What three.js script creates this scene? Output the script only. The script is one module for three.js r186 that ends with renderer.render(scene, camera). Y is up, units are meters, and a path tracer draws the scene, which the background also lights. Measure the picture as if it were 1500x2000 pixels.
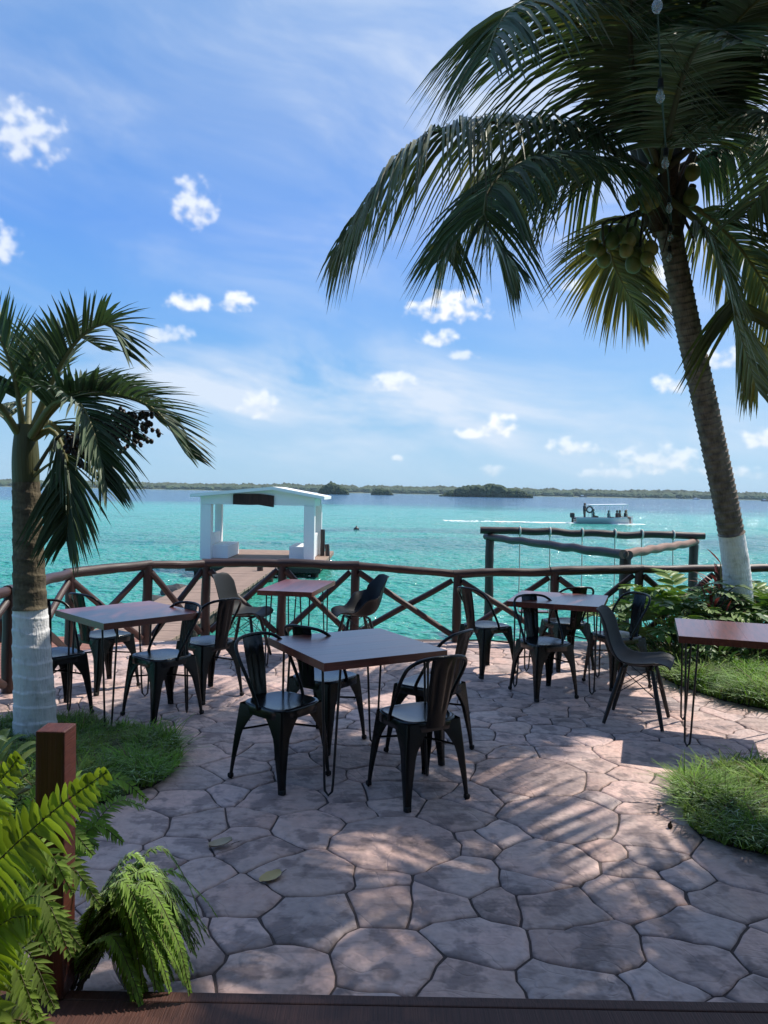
import * as THREE from 'three';
import { mergeGeometries, mergeVertices } from 'three/addons/utils/BufferGeometryUtils.js';
import { RoundedBoxGeometry } from 'three/addons/geometries/RoundedBoxGeometry.js';
import { MarchingCubes } from 'three/addons/objects/MarchingCubes.js';

// ------------------------------------------------------------------ camera, sky, sun, exposure
const V = (x, y, z) => new THREE.Vector3(x, y, z);
const D2R = Math.PI / 180;
const scene = new THREE.Scene();
const camera = new THREE.PerspectiveCamera(67.32, 0.75, 0.05, 6000);
camera.position.set(0, 1.68, 0);
camera.rotation.order = 'YXZ';
camera.rotation.set(-1.49 * D2R, 0, 1.04 * D2R);

const renderer = new THREE.WebGLRenderer({ antialias: true });
renderer.toneMapping = THREE.LinearToneMapping;
renderer.toneMappingExposure = 1.13;
renderer.shadowMap.enabled = true;

const SUN_AZ = 50 * D2R, SUN_EL = 52 * D2R;          // azimuth measured from straight ahead (-z) to the right
const sunDir = V(Math.sin(SUN_AZ) * Math.cos(SUN_EL), Math.sin(SUN_EL), -Math.cos(SUN_AZ) * Math.cos(SUN_EL));
const sun = new THREE.DirectionalLight(0xfff6ea, 4.7);
sun.position.copy(sunDir).multiplyScalar(60);
sun.target.position.set(0, 0, -6);
sun.castShadow = true;
sun.shadow.mapSize.set(4096, 4096);
Object.assign(sun.shadow.camera, { left: -25, right: 25, top: 25, bottom: -25, near: 1, far: 200 });
scene.add(sun, sun.target);

// ------------------------------------------------------------------ random numbers and noise
function rngOf(seed) { let s = seed | 0; return () => { s = (s + 0x6d2b79f5) | 0; let t = Math.imul(s ^ (s >>> 15), 1 | s); t = (t + Math.imul(t ^ (t >>> 7), 61 | t)) ^ t; return ((t ^ (t >>> 14)) >>> 0) / 4294967296; }; }
const lerp = (a, b, t) => a + (b - a) * t;
const clamp = (x, a = 0, b = 1) => Math.max(a, Math.min(b, x));
const smooth = (a, b, x) => { const t = clamp((x - a) / (b - a)); return t * t * (3 - 2 * t); };
const HT = new Float32Array(65536); { const r = rngOf(99); for (let i = 0; i < 65536; i++) HT[i] = r() * 2 - 1; }
const hash2 = (x, y) => HT[(Math.imul(x, 73856093) ^ Math.imul(y, 19349663) ^ Math.imul(x + y, 2654435)) >>> 3 & 65535];
const HA = new Float32Array(65536), HB = new Float32Array(65536); for (let i = 0; i < 65536; i++) { HA[i] = Math.cos(HT[i] * Math.PI); HB[i] = Math.sin(HT[i] * Math.PI); }
const hidx = (x, y) => (Math.imul(x, 73856093) ^ Math.imul(y, 19349663) ^ Math.imul(x + y, 2654435)) >>> 3 & 65535;
function noise(x, y, per = 0) {                     // gradient noise, about -0.7..0.7; periodic when per > 0
  const xi = Math.floor(x), yi = Math.floor(y), fx = x - xi, fy = y - yi;
  let x0 = xi, x1 = xi + 1, y0 = yi, y1 = yi + 1;
  if (per) { x0 = ((x0 % per) + per) % per; x1 = ((x1 % per) + per) % per; y0 = ((y0 % per) + per) % per; y1 = ((y1 % per) + per) % per; }
  const u = fx * fx * fx * (fx * (fx * 6 - 15) + 10), v = fy * fy * fy * (fy * (fy * 6 - 15) + 10);
  const a = hidx(x0, y0), b = hidx(x1, y0), c = hidx(x0, y1), d = hidx(x1, y1);
  const n00 = HA[a] * fx + HB[a] * fy, n10 = HA[b] * (fx - 1) + HB[b] * fy, n01 = HA[c] * fx + HB[c] * (fy - 1), n11 = HA[d] * (fx - 1) + HB[d] * (fy - 1);
  return (n00 + (n10 - n00) * u) * (1 - v) + (n01 + (n11 - n01) * u) * v;
}
function fbm(x, y, oct = 4, per = 0, gain = 0.5) { let s = 0, a = 1, f = 1; for (let i = 0; i < oct; i++) { s += a * noise(x * f + i * 17 * (per ? 0 : 1), y * f + i * 31 * (per ? 0 : 1), per ? per * f : 0); a *= gain; f *= 2; } return s; }
const sl = (c) => { c /= 255; return c <= 0.04045 ? c / 12.92 : Math.pow((c + 0.055) / 1.055, 2.4); };

// ------------------------------------------------------------------ the sky: air, high veil and fair-weather clouds
function makeSky() {
  const W = 4096, H = 2048, data = new Float32Array(W * H * 4);
  const stops = [[0, 163, 199, 222], [3, 152, 194, 225], [7, 128, 181, 227], [12, 96, 160, 227], [18, 80, 144, 224], [25, 82, 140, 212], [32, 88, 142, 206], [60, 92, 137, 200], [90, 84, 128, 192]]
    .map(([e, r, g, b]) => [e, sl(r), sl(g), sl(b)]);
  const sunAz = SUN_AZ / D2R, sunEl = SUN_EL / D2R;
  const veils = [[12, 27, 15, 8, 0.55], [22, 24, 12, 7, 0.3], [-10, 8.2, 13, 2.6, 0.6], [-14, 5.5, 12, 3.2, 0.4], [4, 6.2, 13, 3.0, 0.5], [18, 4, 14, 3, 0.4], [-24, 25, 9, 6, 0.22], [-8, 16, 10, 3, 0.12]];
  for (let j = 0; j < H; j++) {
    const el = ((j + 0.5) / H - 0.5) * 180;
    if (el < -1) { for (let i = 0; i < W; i++) { const o = (j * W + i) * 4; data[o] = stops[0][1] * 0.8; data[o + 1] = stops[0][2] * 0.8; data[o + 2] = stops[0][3] * 0.8; data[o + 3] = 1; } continue; }
    let k = 0; while (k < stops.length - 2 && el > stops[k + 1][0]) k++;
    const t = clamp((el - stops[k][0]) / (stops[k + 1][0] - stops[k][0])), A = stops[k], B = stops[k + 1];
    const r0 = lerp(A[1], B[1], t), g0 = lerp(A[2], B[2], t), b0 = lerp(A[3], B[3], t);
    const ce = Math.cos(el * D2R), se = Math.sin(el * D2R);
    for (let i = 0; i < W; i++) {
      const th = ((i + 0.5) / W - 0.5) * 2 * Math.PI, x = ce * Math.cos(th), z = ce * Math.sin(th);
      let az = Math.atan2(x, -z) / D2R;
      const cosS = x * sunDir.x + se * sunDir.y + z * sunDir.z, ang = Math.acos(clamp(cosS, -1, 1)) / D2R;
      const glow = 1.3 * Math.exp(-ang / 16) + 0.2 * Math.exp(-ang / 34);  // glow round the unseen sun, boosted to lift and neutralise the shade
      const px = az * 0.11, py = el * 0.22;
      const wx = noise(px * 0.7 + 40, py * 0.7), wy = noise(px * 0.7, py * 0.7 + 90);
      const ci = 0.8 * fbm(px * 0.7 + wx * 0.5 + 7, py * 1.3 + wy * 0.5 + px * 0.45, 6, 0, 0.58);
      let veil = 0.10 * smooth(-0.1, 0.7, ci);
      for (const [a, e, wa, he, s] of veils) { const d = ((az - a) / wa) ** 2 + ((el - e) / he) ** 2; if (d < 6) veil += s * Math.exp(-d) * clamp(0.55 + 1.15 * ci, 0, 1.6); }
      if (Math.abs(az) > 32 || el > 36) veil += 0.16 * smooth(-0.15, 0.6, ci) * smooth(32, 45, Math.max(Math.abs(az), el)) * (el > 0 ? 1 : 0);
      veil = clamp(veil + 0.55 * Math.exp(-((ang / 36) ** 2)) * clamp(0.8 + 0.9 * ci, 0, 1.5), 0, 0.85);  // extra white veil added round the sun to make the skylight less blue
      const o = (j * W + i) * 4;
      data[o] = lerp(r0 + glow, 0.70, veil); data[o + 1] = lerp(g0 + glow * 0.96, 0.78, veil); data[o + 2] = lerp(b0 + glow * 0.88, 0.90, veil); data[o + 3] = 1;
    }
  }
  // cumulus: azimuth, elevation, width, height (degrees), strength
  const cl = [[-25.2, 22, 5, 4.6, 0.66], [-26.6, 15.4, 2.8, 3, 0.7], [-14.3, 19.4, 3.6, 3.8, 0.74], [-14.4, 13, 3.6, 1.6, 0.9], [-11, 13.3, 2.6, 2.0, 0.92], [-16.1, 10.7, 5, 1.6, 0.6],
    [4.5, 13.4, 6.0, 3.0, 1.05], [3.9, 11.2, 3.6, 1.4, 0.85], [5.7, 10, 2.4, 0.9, 0.6], [0.5, 8.1, 3.6, 1.9, 0.75], [-9.2, 6.1, 3.4, 2.6, 0.6], [8.4, 5.0, 2.8, 2.3, 0.95], [6.2, 4.4, 3, 1.0, 0.8],
    [20.2, 7.7, 2.4, 1.8, 0.85], [13.6, 3.4, 4.6, 1.5, 0.66], [19.7, 2.5, 7, 2.4, 0.62], [23.3, 9.4, 3.4, 1.8, 0.85], [25.5, 15.8, 3.6, 3.2, 1.0], [26.3, 3.9, 3.6, 1.8, 0.7], [13.9, 14.6, 2.8, 1.6, 0.7],
    [18.8, 14.8, 3.4, 3.4, 0.9], [20, 12.7, 1.8, 0.8, 0.5], [1, 2.5, 1.0, 0.6, 0.55], [8.1, 1.7, 2.4, 1.2, 0.42], [16.5, 1.6, 5, 1.0, 0.4], [24, 1.7, 5, 1.3, 0.5]];
  const r = rngOf(5);
  for (let i = 0; i < 90; i++) { const a = 31 + r() * 298, e = 2 + 24 * r() * r(), w = 2 + 5 * r(); cl.push([a > 180 ? a - 360 : a, e, w, w * (0.3 + 0.35 * r()), 0.5 + 0.5 * r()]); }
  for (let c = 0; c < cl.length; c++) {
    const [az0, el0, w, h, str] = cl[c];
    const j0 = Math.max(0, Math.floor(((el0 - h * 1.1) / 180 + 0.5) * H)), j1 = Math.ceil(((el0 + h * 1.1) / 180 + 0.5) * H);
    for (let j = j0; j <= j1 && j < H; j++) {
      const el = ((j + 0.5) / H - 0.5) * 180; if (el < 0) continue;
      const half = w * 1.2 / Math.max(0.3, Math.cos(el * D2R));
      for (let a = az0 - half; a <= az0 + half; a += 360 / W) {
        const th = Math.atan2(-Math.cos(a * D2R), Math.sin(a * D2R));
        let i = Math.floor((th / (2 * Math.PI) + 0.5) * W); i = ((i % W) + W) % W;
        const u = (a - az0) / (w * 0.5), v = (el - el0) / (h * 0.5);
        const n = fbm(a * 0.95 + c * 13.7, el * 1.25 + c * 5.1, 6, 0, 0.5);
        const body = 1.05 - (u * u) - (v > 0 ? v * v : v * v * 1.9);
        const d = body * 0.72 + n * 0.95;
        const al = Math.pow(smooth(-0.06, 0.95, d), 1.15) * str; if (al <= 0) continue;
        const light = 0.93 + 0.1 * smooth(-0.6, 0.7, v + n * 1.4);
        const o = (j * W + i) * 4, m = clamp(al, 0, 0.97);
        data[o] = lerp(data[o], 0.93 * light, m); data[o + 1] = lerp(data[o + 1], 0.955 * light, m); data[o + 2] = lerp(data[o + 2], 0.985 * light, m);
      }
    }
  }
  const t = new THREE.DataTexture(data, W, H, THREE.RGBAFormat, THREE.FloatType);
  t.mapping = THREE.EquirectangularReflectionMapping; t.magFilter = THREE.LinearFilter; t.minFilter = THREE.LinearFilter; t.wrapS = THREE.RepeatWrapping; t.needsUpdate = true;
  return t;
}
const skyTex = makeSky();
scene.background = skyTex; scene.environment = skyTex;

// ------------------------------------------------------------------ helpers
const taken = new Map();
function numbered(name) { const n = taken.get(name) ?? 0; taken.set(name, n + 1); return n ? `${name}_${String(n).padStart(3, '0')}` : name; }
function thing(name, label, category, [x, y, z] = [0, 0, 0], turn = 0, group) {
  const o = new THREE.Group(); o.name = numbered(name); o.position.set(x, y, z); o.rotation.y = turn; o.userData = { label, category }; if (group) o.userData.group = group; scene.add(o); return o;
}
function shadows(o) { o.castShadow = true; o.receiveShadow = true; return o; }
function part(name, geo, m, parent, label) { const o = shadows(new THREE.Mesh(geo, m)); o.name = name; if (label) o.userData.label = label; parent.add(o); return o; }
function struct(name, geo, m) { const o = shadows(new THREE.Mesh(geo, m)); o.name = numbered(name); o.userData = { kind: 'structure' }; scene.add(o); return o; }
function copyOf(o, [x, y, z], turn, label, group) { const c = o.clone(); c.name = numbered(o.name.replace(/_\d+$/, '')); c.position.set(x, y, z); c.rotation.y = turn; c.userData = { ...o.userData, label }; if (group) c.userData.group = group; scene.add(c); return c; }
const lin = (r, g, b) => new THREE.Color().setRGB(r, g, b);
function mat(c, rough, extra = {}) { return new THREE.MeshPhysicalMaterial({ color: Array.isArray(c) ? lin(...c) : c, roughness: rough, ...extra }); }
function grayTex(size, fn) { const d = new Uint8Array(size * size * 4); for (let j = 0; j < size; j++) for (let i = 0; i < size; i++) { const v = clamp(fn(i / size, j / size)) * 255, o = (j * size + i) * 4; d[o] = d[o + 1] = d[o + 2] = v; d[o + 3] = 255; } return finish(new THREE.DataTexture(d, size, size)); }
function colorTex(size, fn) {                       // fn gives linear colour
  const d = new Uint8Array(size * size * 4), enc = (c) => 255 * (c <= 0.0031308 ? 12.92 * c : 1.055 * Math.pow(c, 1 / 2.4) - 0.055);
  for (let j = 0; j < size; j++) for (let i = 0; i < size; i++) { const c = fn(i / size, j / size), o = (j * size + i) * 4; for (let k = 0; k < 3; k++) d[o + k] = enc(clamp(c[k])); d[o + 3] = 255; }
  const t = finish(new THREE.DataTexture(d, size, size)); t.colorSpace = THREE.SRGBColorSpace; return t;
}
function finish(t) { t.wrapS = t.wrapT = THREE.RepeatWrapping; t.magFilter = THREE.LinearFilter; t.minFilter = THREE.LinearFilter; t.needsUpdate = true; return t; }
function rep(t, x, y = x) { const c = t.clone(); c.repeat.set(x, y); c.needsUpdate = true; return c; }
const mix3 = (a, b, t) => [lerp(a[0], b[0], t), lerp(a[1], b[1], t), lerp(a[2], b[2], t)];
function geoOf(pos, idx, uv, col) {
  const g = new THREE.BufferGeometry(); g.setAttribute('position', new THREE.Float32BufferAttribute(pos, 3));
  if (uv) g.setAttribute('uv', new THREE.Float32BufferAttribute(uv, 2)); if (col) g.setAttribute('color', new THREE.Float32BufferAttribute(col, 3));
  g.setIndex(idx); g.computeVertexNormals(); return g;
}
// a swept round bar; radius(t, angle); uv in metres
function tube(points, radius, { seg = 8, steps = 0, closed = false, straight = false, caps = true } = {}) {
  const P = points.map((p) => (p.isVector3 ? p : V(...p)));
  const curve = straight ? new THREE.CurvePath() : new THREE.CatmullRomCurve3(P, closed, 'centripetal');
  if (straight) for (let i = 0; i + 1 < P.length; i++) curve.add(new THREE.LineCurve3(P[i], P[i + 1]));
  const n = steps || Math.max(2, (P.length - 1) * (P.length > 2 ? 4 : 2)), fr = typeof radius === 'function' ? radius : () => radius;
  const pos = [], uv = [], idx = []; let along = 0, prev = null, N = null;
  for (let i = 0; i <= n; i++) {
    const t = i / n, p = curve.getPointAt ? curve.getPointAt(t) : curve.getPoint(t), T = curve.getTangentAt(t).normalize();
    if (!N) { N = Math.abs(T.y) < 0.9 ? V(0, 1, 0) : V(1, 0, 0); }
    N.addScaledVector(T, -N.dot(T)).normalize(); const B = T.clone().cross(N);
    if (prev) along += p.distanceTo(prev); prev = p;
    for (let k = 0; k <= seg; k++) { const a = k / seg * 2 * Math.PI, r = fr(t, a); pos.push(p.x + (N.x * Math.cos(a) + B.x * Math.sin(a)) * r, p.y + (N.y * Math.cos(a) + B.y * Math.sin(a)) * r, p.z + (N.z * Math.cos(a) + B.z * Math.sin(a)) * r); uv.push(k / seg * fr(0.5, 0) * 6.28, along); }
  }
  const w = seg + 1;
  for (let i = 0; i < n; i++) for (let k = 0; k < seg; k++) { const a = i * w + k; idx.push(a, a + 1, a + w, a + 1, a + w + 1, a + w); }
  const g = geoOf(pos, idx, uv);
  const nm = g.attributes.normal;                 // weld the seam's normals
  for (let i = 0; i <= n; i++) { const a = i * w, b = a + seg, x = nm.getX(a) + nm.getX(b), y = nm.getY(a) + nm.getY(b), z = nm.getZ(a) + nm.getZ(b), l = Math.hypot(x, y, z) || 1; nm.setXYZ(a, x / l, y / l, z / l); nm.setXYZ(b, x / l, y / l, z / l); }
  if (!caps || closed) return g;
  const cap = [];
  for (const e of [0, n]) { const c = [0, 0, 0], cp = [], ci = [], cu = []; for (let k = 0; k < seg; k++) for (let q = 0; q < 3; q++) c[q] += pos[(e * w + k) * 3 + q] / seg; cp.push(...c); cu.push(0, 0); for (let k = 0; k <= seg; k++) { cp.push(pos[(e * w + k) * 3], pos[(e * w + k) * 3 + 1], pos[(e * w + k) * 3 + 2]); cu.push(0.03 * Math.cos(k), 0.03 * Math.sin(k)); } for (let k = 0; k < seg; k++) e ? ci.push(0, k + 1, k + 2) : ci.push(0, k + 2, k + 1); cap.push(geoOf(cp, ci, cu)); }
  return mergeGeometries([g, ...cap]);
}
function boxAt(w, h, d, x, y, z, bevel = 0.004, turn) {          // centre at x, y, z; uv in metres
  const g = new RoundedBoxGeometry(w, h, d, 1, Math.min(bevel, w / 3, h / 3, d / 3));
  const p = g.attributes.position, n = g.attributes.normal, uv = new Float32Array(p.count * 2);
  for (let i = 0; i < p.count; i++) { const ax = Math.abs(n.getX(i)), ay = Math.abs(n.getY(i)), az = Math.abs(n.getZ(i)); if (ay >= ax && ay >= az) { uv[2 * i] = p.getX(i); uv[2 * i + 1] = p.getZ(i); } else if (ax >= az) { uv[2 * i] = p.getY(i); uv[2 * i + 1] = p.getZ(i); } else { uv[2 * i] = p.getX(i); uv[2 * i + 1] = p.getY(i); } }
  g.setAttribute('uv', new THREE.BufferAttribute(uv, 2));
  if (turn) g.applyMatrix4(turn);
  g.translate(x, y, z); return g;
}
// compact joins of geometries that may differ in index / attributes
function join(list) { return mergeGeometries(list.map((g) => { const q = g.index ? g.toNonIndexed() : g.clone(); for (const k of Object.keys(q.attributes)) if (!['position', 'normal', 'uv'].includes(k)) q.deleteAttribute(k); if (!q.attributes.uv) q.setAttribute('uv', new THREE.Float32BufferAttribute(new Float32Array(q.attributes.position.count * 2), 2)); return q; })); }

// ------------------------------------------------------------------ textures
const stoneMap = colorTex(1024, (u, v) => {
  const a = fbm(u * 6, v * 6, 5, 6), b = fbm(u * 11 + 3, v * 11, 5, 11, 0.6), c = fbm(u * 40, v * 40, 3, 40), d = fbm(u * 4, v * 4 + 2, 4, 4);
  const st = smooth(-0.02, 0.42, b + 0.35 * a) * 0.85;
  let col = mix3([0.585, 0.405, 0.35], [0.515, 0.395, 0.355], smooth(-0.35, 0.35, d));
  col = mix3(col, [0.255, 0.19, 0.178], st);
  const streak = smooth(0.25, 0.6, Math.abs(fbm(u * 9 + a * 1.2, v * 26, 4, 0)));
  const f = 1 + 0.22 * c - 0.3 * streak;
  return [col[0] * f, col[1] * f, col[2] * f];
});
const stoneBump = grayTex(1024, (u, v) => { const w = noise(u * 6, v * 6, 6); return 0.5 + 0.4 * fbm(u * 8, v * 8, 6, 8, 0.55) + 0.1 * noise(u * 90, v * 90, 90) - 0.09 * smooth(0.06, 0, Math.abs(fbm(u * 10 + w, v * 10 + 2 * w, 2, 10))); });
const woodMap = colorTex(512, (u, v) => {                         // grain runs along v
  const w = fbm(u * 3, v * 1, 3, 3), g = fbm(u * 26 + w * 3, v * 2, 4, 0), f = noise(u * 120, v * 5, 0);
  const t = clamp(0.5 + 0.55 * g + 0.3 * w);
  const c = mix3([0.060, 0.020, 0.013], [0.215, 0.082, 0.050], t);
  const k = 1 - 0.16 * clamp(f * 1.6); return [c[0] * k, c[1] * k, c[2] * k];
});
const woodBump = grayTex(512, (u, v) => 0.5 + 0.4 * noise(u * 60, v * 3, 0) + 0.25 * noise(u * 140, v * 6, 0));
const barkMap = colorTex(512, (u, v) => {
  const a = fbm(u * 7, v * 9, 5, 0), f = fbm(u * 60, v * 14, 3, 0); const t = clamp(0.5 + 0.7 * a + 0.25 * f);
  return mix3([0.085, 0.07, 0.055], [0.25, 0.215, 0.175], t);
});
const barkBump = grayTex(512, (u, v) => 0.5 + 0.5 * fbm(u * 40, v * 10, 4, 0) + 0.25 * fbm(u * 12, v * 30, 3, 0));
const limeMap = colorTex(512, (u, v) => {                          // lime wash with grey-green dirt patches
  const a = fbm(u * 5, v * 5, 5, 5), b = fbm(u * 16, v * 9, 4, 0), s = smooth(0.12, 0.62, a + 0.4 * b) * 0.55;
  const c = mix3([0.78, 0.78, 0.76], [0.42, 0.43, 0.38], s); const k = 1 - 0.12 * clamp(b * 1.5); return [c[0] * k, c[1] * k, c[2] * k];
});
const fineBump = grayTex(512, (u, v) => 0.5 + 0.4 * fbm(u * 24, v * 24, 4, 24));
const rippleBump = grayTex(1024, (u, v) => {
  const wx = 0.35 * noise(u * 5, v * 5, 5), a = fbm(u * 8 + wx, v * 8 + wx, 3, 8), b = fbm(u * 27 + wx, v * 27, 3, 27);
  return 0.5 + 0.42 * (0.3 - Math.abs(a)) + 0.2 * b;
});

// ------------------------------------------------------------------ materials
const M = {
  steel: mat([0.005, 0.0065, 0.0068], 0.26, { specularIntensity: 0.55 }),
  seatSteel: mat([0.006, 0.0075, 0.0078], 0.2),
  iron: mat([0.012, 0.012, 0.012], 0.42),
  rubber: mat([0.012, 0.012, 0.012], 0.85),
  shellGrey: mat([0.022, 0.025, 0.026], 0.55, { specularIntensity: 0.35 }),
  shellBlack: mat([0.006, 0.008, 0.011], 0.5, { specularIntensity: 0.35 }),
  legWood: mat([0.012, 0.011, 0.01], 0.5),
  wood: [1.0, 0.82, 1.2, 0.92].map((k, i) => mat([1.05 * k, 0.66 * k, 0.62 * k], 0.34, { map: rep(woodMap, 1.5 + 0.2 * i, 1.1), bumpMap: rep(woodBump, 1.5, 1.1), bumpScale: 0.0006, clearcoat: 0.55, clearcoatRoughness: 0.24 })),
  log: [0.9, 0.72, 1.1].map((k) => mat([0.29 * k, 0.23 * k, 0.23 * k], 0.5, { map: rep(woodMap, 5, 0.9), bumpMap: rep(woodBump, 4, 0.8), bumpScale: 0.003, clearcoat: 0.25, clearcoatRoughness: 0.4 })),
  logPale: mat([1.7, 2.7, 3.2], 0.7, { map: rep(woodMap, 5, 0.9), bumpMap: rep(woodBump, 4, 0.8), bumpScale: 0.003 }),
  postWood: mat([0.6, 0.42, 0.4], 0.5, { map: rep(woodMap, 3, 0.8), bumpMap: rep(woodBump, 3, 0.8), bumpScale: 0.002 }),
  deckWood: mat([0.5, 0.5, 0.55], 0.6, { map: rep(woodMap, 3, 0.6), bumpMap: rep(woodBump, 3, 0.6), bumpScale: 0.002 }),
  grey: mat([1, 1, 1], 0.8, { map: rep(woodMap, 3, 0.6) }),
  stone: mat([1, 1, 1], 0.62, { map: stoneMap, bumpMap: stoneBump, bumpScale: 0.022, vertexColors: true }),
  grout: mat([0.085, 0.066, 0.062], 0.95, { bumpMap: rep(stoneBump, 2), bumpScale: 0.006 }),
  wall: mat([0.8, 0.8, 0.8], 0.9, { map: stoneMap, bumpMap: stoneBump, bumpScale: 0.02 }),
  bark: mat([0.95, 0.9, 0.86], 0.95, { map: rep(barkMap, 1.6, 1.2), bumpMap: rep(barkBump, 1.6, 1.2), bumpScale: 0.006 }),
  lime: mat([1, 1, 1], 0.9, { map: rep(limeMap, 1.3, 1.3), bumpMap: rep(barkBump, 1.5, 1.2), bumpScale: 0.006 }),
  white: mat([0.78, 0.78, 0.77], 0.75, { bumpMap: fineBump, bumpScale: 0.004 }),
  soil: mat([0.05, 0.037, 0.026], 1, { bumpMap: stoneBump, bumpScale: 0.03 }),
  leaf: mat([1, 1, 1], 0.92, { vertexColors: true, side: THREE.DoubleSide, transmission: 0.32, thickness: 0, clearcoat: 0.35, clearcoatRoughness: 0.35 }),
  fern: mat([1, 1, 1], 0.95, { vertexColors: true, side: THREE.DoubleSide, transmission: 0.45, thickness: 0, clearcoat: 0.12, clearcoatRoughness: 0.4 }),
  grass: mat([1, 1, 1], 0.95, { vertexColors: true, side: THREE.DoubleSide, transmission: 0.4, thickness: 0 }),
  rachis: mat([0.13, 0.125, 0.035], 0.6),
  rachisDark: mat([0.06, 0.05, 0.022], 0.7),
  coconut: [[0.14, 0.16, 0.03], [0.19, 0.17, 0.035], [0.10, 0.13, 0.028]].map((c) => mat(c, 0.5, { bumpMap: fineBump, bumpScale: 0.003 })),
  husk: mat([0.09, 0.06, 0.035], 0.95, { bumpMap: rep(barkBump, 3, 3), bumpScale: 0.02 }),
  berry: mat([0.028, 0.016, 0.010], 0.45),
  glass: mat([0.95, 0.96, 0.97], 0.08, { transmission: 0.86, thickness: 0, ior: 1.5, side: THREE.DoubleSide }),
  rope: mat([0.62, 0.58, 0.5], 0.95),
  mangrove: [[0.042, 0.068, 0.026], [0.055, 0.082, 0.030], [0.034, 0.058, 0.024]].map((c) => mat(c, 1, { bumpMap: fineBump, bumpScale: 0.3 })),
};

// ------------------------------------------------------------------ the lagoon
const WATER_Y = -0.95;
const swell = (x, z) => {
  const d = Math.hypot(x, z), q = x * 0.95 + z * 0.3, p = z * 0.95 - x * 0.3;
  let h = 0;
  if (d < 400) h += 0.10 * (0.3 - Math.abs(noise(q * 0.16 + 3, p * 0.34))) * (1 - smooth(180, 400, d));
  if (d < 120) h += 0.14 * (0.3 - Math.abs(noise(q * 0.42, p * 0.85 + 9))) * (1 - smooth(70, 120, d));
  if (d < 70) h += 0.085 * (0.3 - Math.abs(noise(q * 1.05 + 5, p * 1.9))) * (1 - smooth(35, 70, d));
  if (d < 35) h += 0.03 * noise(q * 2.6, p * 4.3) * (1 - smooth(18, 35, d));
  return h;
};
{
  const rings = []; for (let i = 0; i <= 430; i++) rings.push(6 * Math.pow(130 / 6, i / 430)); for (let i = 1; i <= 110; i++) rings.push(130 * Math.pow(4200 / 130, i / 110));
  const cols = 560, a0 = -78 * D2R, a1 = 78 * D2R, pos = [], col = [], uv = [], idx = [];
  for (const r of rings) for (let k = 0; k <= cols; k++) {
    const a = lerp(a0, a1, k / cols), x = r * Math.sin(a), z = -r * Math.cos(a);
    pos.push(x, WATER_Y + swell(x, z), z); uv.push((x * 0.96 + z * 0.28) / 6.1, (z * 0.96 - x * 0.28) / 3.3);
    // what lies under the surface: pale marl, sea-grass beds, the deep channel and the sand bank before the far shore
    const d = -z, n = fbm(x * 0.012 + 5, z * 0.03, 4), n2 = fbm(x * 0.07, z * 0.12, 4);
    let c = [0.045, 0.325, 0.245];
    c = mix3(c, [0.075, 0.41, 0.335], smooth(20, 60, d) * (0.5 + 0.5 * smooth(-0.4, 0.4, n2)));
    c = mix3(c, [0.035, 0.24, 0.195], smooth(0.05, 0.5, n2 + 0.3 * n) * 0.55 * (1 - smooth(70, 140, d)));
    const bed = Math.exp(-(((d - 44 - 6 * n) / 9) ** 2)) * smooth(-22, -6, x) * (1 - smooth(20, 60, x)) * smooth(-0.25, 0.35, n2 + 0.15);
    c = mix3(c, [0.045, 0.135, 0.150], bed * 0.8);
    c = mix3(c, [0.055, 0.40, 0.345], smooth(60, 100, d));
    c = mix3(c, [0.016, 0.115, 0.235], smooth(105 + 40 * n, 190 + 60 * n, d));
    c = mix3(c, [0.020, 0.135, 0.235], smooth(500, 700, d) * 0.6);
    c = mix3(c, [0.26, 0.42, 0.38], smooth(1000 + 90 * n, 1130 + 90 * n, d));
    col.push(c[0], c[1], c[2]);
  }
  const w = cols + 1; for (let i = 0; i + 1 < rings.length; i++) for (let k = 0; k < cols; k++) { const a = i * w + k; idx.push(a, a + 1, a + w, a + 1, a + w + 1, a + w); }
  const m = mat([1, 1, 1], 0.08, { vertexColors: true, ior: 1.33, bumpMap: rippleBump, bumpScale: 0.26 });
  struct('water', geoOf(pos, idx, uv, col), m);
}
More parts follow.
